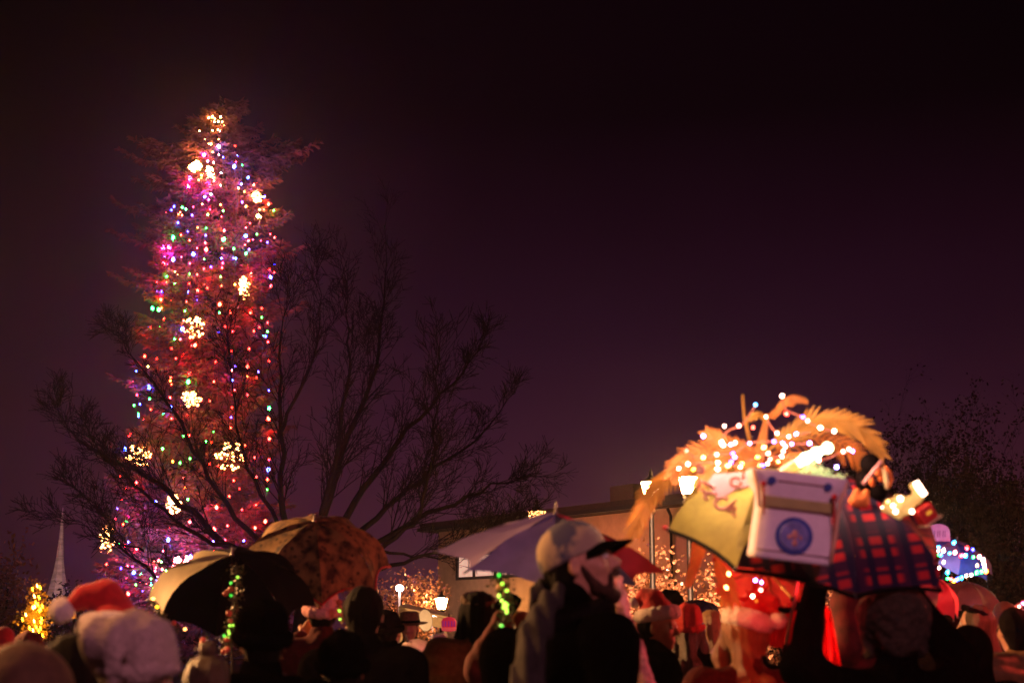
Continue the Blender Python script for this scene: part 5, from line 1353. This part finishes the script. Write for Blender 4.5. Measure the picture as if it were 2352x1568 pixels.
def zl(l): return [zg(a, b)[0:2] + (c,) for a, b, c in l]
EMC['L'] = (.42, 1, .06)
garland('green lit garland hanging from the corner between the cream umbrella and the leopard one', [zg(230, 420), zg(250, 520), zg(225, 700), zg(215, 850), zg(185, 1000), zg(150, 1130), zg(130, 1240)], 7.3,
        zl([(250, 515, 'L'), (183, 572, 'G'), (185, 695, 'G'), (275, 938, 'Y'), (172, 995, 'L'), (205, 995, 'L'), (160, 1050, 'L'), (165, 1075, 'L'), (115, 1095, 'G'), (155, 1115, 'L'), (140, 1110, 'L')]),
        [zg(185, 635) + (7,), zg(130, 678) + (6,), zg(150, 655) + (5,), zg(165, 875) + (7,), zg(180, 950) + (5,), zg(115, 1250) + (7,)], bulb_r=.0065, ems=2.0, n=420, rad=.035)
garland('short garland with two yellow bulbs under the front corner of the leopard umbrella', [zg(690, 610), zg(710, 690), zg(720, 790)], 8.0, zl([(658, 722, 'L'), (695, 817, 'L')]), [zg(780, 690) + (5,), zg(760, 660) + (5,), zg(675, 760) + (4,)], bulb_r=.009, ems=3.5, n=220, rad=.05)
garland('brown and green garland hanging beside the tall dark head', [zg(1370, 640), zg(1345, 760), zg(1330, 880), zg(1330, 1000)], 8.0, zl([(1262, 850, 'L'), (1268, 935, 'L')]), [zg(1258, 765) + (7,), zg(1262, 800) + (5,), zg(1290, 890) + (4,)], n=300, rad=.05, mat=M('brown_tinsel', (.30, .15, .05), .6, .3, 20, 0), bulb_r=.008, ems=2.0)
zp = lambda x, y: (976.1 + x * .17613, 1291.9 + y * .17613)
garland('garland of green bulbs hanging from the purple umbrella', [zp(960, 40), zp(980, 200), zp(1060, 340), zp(1070, 520), zp(1040, 700), zp(1020, 840)], 5.9,
        [zp(a, b) + ('L',) for a, b in ((965, 430), (1003, 492), (1045, 525), (1065, 548), (1028, 585), (1062, 597), (1066, 640), (1035, 545), (1010, 270), (1065, 362))] + [zp(965, 160) + ('G',), zp(995, 817) + ('G',)], [zp(970, 320) + (8,), zp(950, 330) + (5,)], bulb_r=.0075, ems=2.0, n=420, rad=.04, mat=M('dark_green_tinsel', (.035, .06, .015), .5, .4, 30, 0), berrymat=M('peach_trim'))
garland('garland with red berries hanging from the left tip of the cream umbrella', [(350, 1378), (362, 1400), (385, 1430), (405, 1448)], 7.4, [(352, 1374, 'W'), (361, 1393, 'Y'), (342, 1433, 'H'), (350, 1441, 'W'), (425, 1444, 'W')], [(325, 1405, 5), (399, 1430, 6)], n=160, bulb_r=.008, ems=7)
garland('red berry sprigs low beside the hair knot', [(455, 1490), (470, 1470), (485, 1480)], 6.0, [], [(466, 1469, 7), (521, 1468, 6), (522, 1490, 6), (500, 1540, 5)], n=60)
garland('string of red and blue bulbs at the bottom right between the dark coats', [(2196, 1534), (2210, 1545), (2222, 1558), (2240, 1572)], 8.2, [(2199, 1536, 'R'), (2201, 1545, 'C'), (2208, 1547, 'M'), (2211, 1549, 'M'), (2217, 1554, 'H'), (2226, 1561, 'C'), (2230, 1565, 'K')], [], n=40, bulb_r=.011, ems=26)
garland('pale sparkle garland at the right edge above the quilted jacket', [(2335, 1396), (2345, 1388), (2356, 1384)], 9, [(2325, 1400, 'V'), (2341, 1392, 'H'), (2350, 1385, 'V')], [], n=120, bulb_r=.008, ems=12, mat=M('pink_foil'))
# feather boa hanging from the purple umbrella
A = SDF(); pth = [P(u, v, 5.7) for u, v in ((1418, 1338), (1430, 1390), (1448, 1450), (1470, 1510), (1492, 1580))]; c0 = pth[0]
for a, b in zip(pth[:-1], pth[1:]): A.cap(np.array(list(a - c0)), np.array(list(b - c0)), .027, k=.02)
ns = vnoise(8, 55); n2 = vnoise(9, 130); V, Q = A.mesh(.007, lambda X, Y, Z: .012 * ns(X, Y, Z) + .007 * n2(X, Y, Z))
ba = thing('feather_boa', c0, 'fluffy pink boa with gold tinsel hanging right of the man in the patterned cap', 'garland')
npmesh('feathers', V, Q, M('pink_feather', (.42, .24, .24), .9, .45, 26, .9), ba)
V, Fq = leafcloud(np.array([list(p - c0 + Vector((-.03, -.03, 0))) for p in smooth_path(pth, 5)]), 420, .007, .018); npmesh('gold_tinsel', V, Fq, M('gold_tinsel', (.7, .40, .18), .25, .3, 30, 0, metal=.6), ba, smooth=False)
# red drapes
def drape(label, cols, d0, mat, name='drape', wav=.02, thick=.004):
    """cols: list of (top u,v), (bottom u,v) columns left to right"""
    vs = []; fs = []; nu, nv = 26, 16; c0 = P(*cols[0][0], d0)
    for i in range(nu + 1):
        t = i / nu * (len(cols) - 1); j = min(len(cols) - 2, int(t)); f = t - j
        tp = Vector(cols[j][0]).lerp(Vector(cols[j + 1][0]), f); bt_ = Vector(cols[j][1]).lerp(Vector(cols[j + 1][1]), f)
        for k in range(nv + 1):
            q = tp.lerp(bt_, k / nv); vs.append(P(q.x, q.y, d0 + wav * math.sin(i * 1.1 + k * .12) + wav * .5 * math.sin(i * .37 + k * .3)) - c0)
    for i in range(nu):
        for k in range(nv): a = i * (nv + 1) + k; fs.append((a, a + nv + 1, a + nv + 2, a + 1))
    root = thing(name, c0, label, 'cloth'); m = MB(); m.add(vs, fs); o = m.build('cloth', mat, root); s_ = o.modifiers.new('t', 'SOLIDIFY'); s_.thickness = thick; return root
FLOR = M('red_floral_cloth', (.55, .035, .035), .7, .3, 13, .3, col2=(.42, .13, .08))
mm, t_, b_ = nodes_mat('red_floral', .7)
co = t_.nodes.new('ShaderNodeTexCoord'); vo = t_.nodes.new('ShaderNodeTexVoronoi'); vo.inputs['Scale'].default_value = 15; vo.feature = 'SMOOTH_F1'
no = t_.nodes.new('ShaderNodeTexNoise'); no.inputs['Scale'].default_value = 14; t_.links.new(co.outputs['Object'], vo.inputs['Vector']); t_.links.new(co.outputs['Object'], no.inputs['Vector'])
ra = t_.nodes.new('ShaderNodeValToRGB'); e_ = ra.color_ramp.elements; e_[0].position = .34; e_[0].color = (.06, .03, .015, 1); e_[1].position = .72; e_[1].color = (.62, .42, .2, 1)
for q, c_ in ((.42, (.50, .02, .025, 1)), (.60, (.62, .05, .05, 1))): e = e_.new(q); e.color = c_
t_.links.new(no.outputs[0], ra.inputs[0]); t_.links.new(ra.outputs[0], b_.inputs['Base Color'])
drape('red flowered cloth hanging left of the black raised arm', [((1850, 1368), (1862, 1590)), ((1880, 1372), (1885, 1590)), ((1908, 1400), (1945, 1590))], 5.5, mm, wav=.02)
drape('plain red satin cloth hanging below the red parasol', [((1745, 1385), (1750, 1482)), ((1800, 1390), (1800, 1488)), ((1852, 1360), (1858, 1500))], 5.9, M('red_satin'), wav=.02)
drape('folded coral cloth edge glowing right under the rim of the umbrella', [((1632, 1262), (1640, 1292)), ((1700, 1270), (1700, 1312)), ((1800, 1285), (1800, 1330)), ((1885, 1300), (1880, 1345))], 6.3, M('coral_satin', (.70, .16, .12), .5, .15, 10, .3, thin=.4), wav=.02)
o = thing('poinsettia', P(1735, 1380, 5.85), 'red poinsettia flower with long petals beside the white pompom', 'flower')
m = MB()
for k in range(9):
    a = k * .7 + .2; d = Vector((math.cos(a), -.3, math.sin(a))); s_ = Vector((-math.sin(a), 0, math.cos(a)))
    L_ = .055 + .02 * (k % 3); m.add([Vector((0, -.01 * (k % 2), 0)), d * L_ * .45 + s_ * .015, d * L_ * 1.2, d * L_ * .45 - s_ * .015], [(0, 1, 2, 3)])
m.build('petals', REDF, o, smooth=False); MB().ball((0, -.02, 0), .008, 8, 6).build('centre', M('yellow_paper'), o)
rl = thing('red_lantern', P(1031, 1433, 14), 'round red paper lantern with purple figures in the gap left of the tan coat', 'lantern')
h = px(15, 14); MB().lathe([(h * .3, h * 1.1), (h * .9, h * .9), (h * 1.15, h * .4), (h * 1.1, -h * .4), (h * .95, -h * .95), (h * .4, -h * 1.05)], 16).build('paper', M('lit_red_paper', (.5, .02, .06), .7, .3, 14, .1, em=(1, .03, .08), ems=.35), rl)
MB().lathe([(h * 1.0, -h * .95), (h * 1.12, -h * .7), (h * 1.1, -h * .45), (h, -h * .4)], 16).build('base_band', M('lit_pink_paper', (.7, .1, .12), .7, .1, 14, .1, em=(1, .10, .10), ems=.45), rl)
m = MB()
for k in range(5): a = -2.4 + k * .42; m.box((math.cos(a) * h * 1.12, math.sin(a) * h * 1.12, h * .1), (h * .22, .01, h * .8), Matrix.Rotation(a + math.pi / 2, 3, 'Z'), .002)
m.build('figures', M('purple_paper', (.25, .02, .25), .7, .3, 14, 0, em=(.8, .05, .5), ems=.2), rl, smooth=False)
MB().tube([(0, 0, h * 1.05), (0, 0, h * 1.6)], .006, 5).build('cord', WIRE, rl)
o = thing('white_canopy', P(1005, 1470, 14), 'small white cloth canopy below the red lantern', 'canopy')
m = RB(o.location); m.slab([P(988, 1486, 14), P(994, 1462, 14), P(1018, 1456, 14), P(1026, 1462, 14), P(1012, 1476, 14)], .25, (0, 1, .1)); m.build('cloth', M('white_felt'), o, smooth=False)

# ============================================================ PEOPLE
CAPM = M('patterned_cap_cloth', (.27, .205, .145), .9, .0, 6.0, .4, col2=(.045, .045, .085))
CAPM.node_tree.nodes['Color Ramp'].color_ramp.elements[0].position = .44 if 'Color Ramp' in CAPM.node_tree.nodes else .44
for n_ in CAPM.node_tree.nodes:
    if n_.type == 'VALTORGB': n_.color_ramp.elements[0].position = .45; n_.color_ramp.elements[1].position = .50
up = lambda ex, ez, wx, wz, y=.10: ((ex, .06, ez), (wx, y, wz))
dn = lambda q: ((q * .25, -.03, 1.16), (q * .22, .10, .94))
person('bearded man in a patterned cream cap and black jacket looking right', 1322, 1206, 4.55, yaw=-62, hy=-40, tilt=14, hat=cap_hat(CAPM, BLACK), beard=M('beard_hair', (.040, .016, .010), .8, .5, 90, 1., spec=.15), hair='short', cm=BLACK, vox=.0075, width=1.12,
       extra=lambda c: (scarf(CHAR, .034, False)(c),))
# his grey shawl
A = SDF(); pts = [P(1290, 1350, 4.45), P(1258, 1385, 4.42), P(1232, 1440, 4.38), P(1218, 1510, 4.35), P(1210, 1620, 4.32)]; c0 = pts[0]
pr = [.020, .032, .042, .047, .050]
for i in range(4): A.cap(np.array(list(pts[i] - c0)), np.array(list(pts[i + 1] - c0)), pr[i], pr[i + 1], .03)
for a_, b2, r_ in (((1292, 1350), (1235, 1350), .018), ((1240, 1350), (1232, 1390), .02), ((1300, 1330), (1262, 1308), .016), ((1215, 1420), (1192, 1500), .018)): A.cap(np.array(list(P(*a_, 4.6) - c0)), np.array(list(P(*b2, 4.6) - c0)), r_, k=.02)
ns = vnoise(77, 26); n2 = vnoise(78, 60); V, Q = A.mesh(.008, lambda X, Y, Z: .007 * np.sin(X * 130 + Z * 26 + 2.5 * ns(X * .4, Y, Z * .3)) + .008 * ns(X, Y, Z * .35) + .001 * n2(X, Y, Z))
o = npmesh('shawl', V, Q, M('grey_shawl_cloth', (.020, .015, .0145), .95, .25, 50, .3), None); o.location = c0; tag(o, 'long grey woollen shawl hanging over the left shoulder of the man in the cap', 'shawl')
person('woman in a soft white slouchy hat in the lower left foreground', 322, 1452, 3.35, yaw=-15, hat=beanie(M('oatmeal_knit', (.31, .23, .21), .95, .3, 120, 1.), .135, (-.06, -.05), .016), hair='bob', hm=HAIRM, cm=MAROON, vox=.012, tilt=-8)
person('person in a santa hat whose white pompom flops to the left', 262, 1392, 4.6, yaw=10, hat=santa([(0, -.01, .11), (-.03, -.02, .155), (-.10, -.03, .15), (-.17, -.03, .10)], .044, bw=.042, lift=-.01, tiltx=0, red=REDF), hair='bob', cm=BLACK)
person('dark haired person in black left of the white hat', 172, 1462, 3.8, yaw=5, hair='long', hm=HAIRD, cm=BLACK)
person('person in a tan hood at the bottom left corner', 72, 1505, 3.3, yaw=-20, hat=hooded(BROWNC), cm=BROWNC)
person('person in a red santa hat cut by the left edge', -6, 1480, 6.5, yaw=-30, hat=santa([(0, 0, .11), (.03, 0, .15), (.07, -.02, .11), (.09, -.03, .03)], .036), hair='short', cm=MAROON)
person('person in a dark red woolly hat behind the tan hood', 68, 1462, 8, yaw=20, hat=beanie(M('dark_red_wool', (.14, .012, .014), .9, .3, 80, .6), .105), hair='short', cm=BLACK)
person('brown haired person with a hair knot under the cream umbrella', 478, 1508, 4.7, yaw=0, hair='short', hm=HAIRM, cm=BROWNC, arms=(dn(-1), dn(1)),
       extra=lambda c: npmesh('hair_knot', *SDF().ell(c['H'](0, -.03, .145), .032 * c['s']).cap(c['H'](0, -.03, .10), c['H'](0, -.03, .14), .02, k=.02).mesh(.007), HAIRM, c['root']))
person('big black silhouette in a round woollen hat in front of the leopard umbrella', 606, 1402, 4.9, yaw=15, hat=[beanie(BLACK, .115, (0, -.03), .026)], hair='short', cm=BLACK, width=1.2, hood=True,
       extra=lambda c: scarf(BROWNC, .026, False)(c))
person('person in a pink fleece hat raising a hand to the leopard umbrella pole', 742, 1362, 8.3, yaw=5, hat=beanie(PINKW, .125, (0, -.03), .03), hair='short', cm=MAROON, arms=(up(-.30, 1.28, -.125, 1.50, .12), dn(1)), vox=.010)
person('tall dark haired person right of the leopard umbrella pole', 838, 1352, 6.4, yaw=-5, hair='bob', hm=HAIRD, cm=CHAR, width=1.1)
person('person in plum coat and black woolly hat low in the middle left', 788, 1470, 5.0, yaw=10, hair='short', hat=beanie(BLACK, .11), cm=M('plum_wool', (.10, .02, .03), .9, .3, 40, .4), width=1.1)
person('dim person in a flat dark hat just left of the cowboy style hat', 893, 1412, 9.5, yaw=-20, hat=beanie(CHAR, .10), hair='short', cm=BLACK)
person('man in a wide brimmed brown hat and black jacket looking toward the camera', 942, 1412, 12.5, yaw=165, hy=8, tilt=-5, hat=brimhat(M('brown_felt', (.13, .065, .04), .8, .25, 40, .4), BLACK), hair='short', cm=BLACK, vox=.010)
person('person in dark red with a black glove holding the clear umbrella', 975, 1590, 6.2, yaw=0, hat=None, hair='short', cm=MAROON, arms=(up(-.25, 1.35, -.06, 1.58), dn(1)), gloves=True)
person('woman in a tan quilted coat with a dark headband, long dark hair', 1098, 1362, 7.3, yaw=12, extra=headband(M('brown_fur_band', (.09, .05, .03), .9, .3, 60, .5)), hair='long', hm=HAIRD, cm=TAN, puff=1.0, width=1.0, arms=(((-.24, .02, 1.20), (-.12, .28, 1.40)), dn(1)))
person('person in black standing right beside the tan quilted coat', 1165, 1462, 5.4, yaw=0, hat=hooded(BLACK), cm=BLACK, width=1.15)
person('child wrapped in an orange brown hood beside the green bulbs', 1193, 1418, 7.4, yaw=-20, hat=hooded(M('orange_brown_fleece', (.34, .15, .05), .9, .25, 40, .4)), cm=M('orange_brown_fleece'))
person('person in dark red raising a black gloved hand to the purple umbrella', 1262, 1372, 6.6, yaw=0, hair='short', hat=beanie(CHAR), cm=M('dark_red_cloth', (.10, .010, .010), .85, .3, 40, .4), arms=(up(-.34, 1.42, -.22, 1.66), dn(1)), gloves=True)
person('girl in a santa hat seen in profile facing right, gold badge on dark jacket', 1506, 1390, 7.4, yaw=-80, hy=-32, tilt=-4, hat=santa([(0, -.01, .10), (0, -.04, .15), (-.0, -.09, .17), (.02, -.14, .12)], .03, bw=.027, tiltx=.02, lift=.012), hair='short', hm=HAIRD, cm=CHAR, vox=.008,
       extra=lambda c: (npmesh('badge', *SDF().ell(c['sc'](.11, .075, 1.24), (.012, .03, .03)).mesh(.006), M('gold_tinsel'), c['root']), npmesh('pendant', *SDF().cap(c['sc'](.12, .09, 1.15), c['sc'](.12, .09, 1.02), .022).mesh(.006), REDF, c['root'])))
person('person in a plain red hat with brown hair behind the girl in profile', 1580, 1402, 8.4, yaw=-10, hat=beanie(M('red_wool', (.42, .022, .020), .9, .2, 90, .5), .12, (0, -.02), .02), hair='long', hm=HAIRM, cm=CHAR)
person('person in a black woolly hat peeping above the plain red hat', 1537, 1366, 9.2, yaw=-10, hat=beanie(BLACK, .10), hair='short', cm=BLACK)
person('blond woman with long wavy hair between the red hat and the big santa hat', 1633, 1404, 8.6, yaw=8, hair='verylong', hm=HAIRB, cm=M('mauve_wool', (.28, .13, .17), .9, .15, 40, .4))
person('woman in a large santa hat with long light brown hair and a maroon coat', 1712, 1392, 5.9, yaw=8, hy=-25, roll=14, hat=santa([(0, -.01, .11), (.03, -.02, .16), (.09, -.03, .16), (.13, -.03, .09)], .04, bw=.034, tiltx=-.01), hair='verylong', hm=M('light_brown_hair', (.22, .085, .03), .5, .4, 40, 1., stretch=(8, 8, .6)), cm=MAROON, width=1.15, hood=False, arms=(dn(-1), ((.34, .08, 1.14), (.22, .30, 1.30))))
person('person in black and a furry hat, both arms raised holding the plaid umbrella', 2052, 1372, 5.0, yaw=0, hat=furhat(FUR, 1.12), hair='short', cm=BLACK, arms=(up(-.335, 1.50, -.265, 1.80, .06), up(.235, 1.52, .060, 1.78, .06)), gloves=True, width=1.18, vox=.010)
person('person in a dark red puffed hood between the raised arms', 1965, 1345, 7.4, yaw=-40, hat=hooded(M('crimson_cloth', (.12, .006, .008), .8, .6, 12, .4), None), cm=M('crimson_cloth'))
person('woman facing left with a dark band in her hair at the right', 2243, 1392, 9.0, yaw=62, extra=headband(CHAR), hair='long', hm=HAIRM, cm=BLACK, vox=.009)
person('small dark person with glasses left of the woman with the hair band', 2184, 1412, 9.6, yaw=-28, hair='short', cm=CHAR, vox=.010)
person('person in a brown quilted jacket at the right edge', 2328, 1400, 7.6, yaw=15, hair='bob', hm=HAIRD, cm=M('brown_quilted', (.20, .09, .035), .7, .2, 40, .3), puff=1.1, width=1.1)
person('person with short fair hair just above the quilted jacket', 2306, 1384, 12, yaw=30, hair='bob', hm=HAIRB, cm=BLACK)
person('person in black at the bottom right with a white paper', 2226, 1452, 7.0, yaw=-12, hat=hooded(BLACK), cm=BLACK)
o = MB().box((0, 0, 0), (.055, .004, .12), bev=.001).build('paper_sheet', M('white_paper', (.6, .5, .4), .8, .05, 20, 0), smooth=False); o.location = P(2228, 1522, 6.5); o.rotation_euler = (0, -.12, .1); tag(o, 'narrow white paper sheet held at the bottom right', 'paper')
# ============================================================ HAZE (damp night air)
hm_ = bpy.data.materials.new('damp_air'); hm_.use_nodes = True; t_ = hm_.node_tree
for n_ in list(t_.nodes): t_.nodes.remove(n_)
vo_ = t_.nodes.new('ShaderNodeVolumePrincipled'); ou_ = t_.nodes.new('ShaderNodeOutputMaterial'); t_.links.new(vo_.outputs[0], ou_.inputs['Volume'])
vo_.inputs['Color'].default_value = (.85, .85, .88, 1); vo_.inputs['Density'].default_value = .0006; vo_.inputs['Anisotropy'].default_value = .90
g = MB(); g.box((0, 93, 19), (300, 230, 40)); hz = g.build('haze', hm_, smooth=False); tag(hz, kind='stuff')
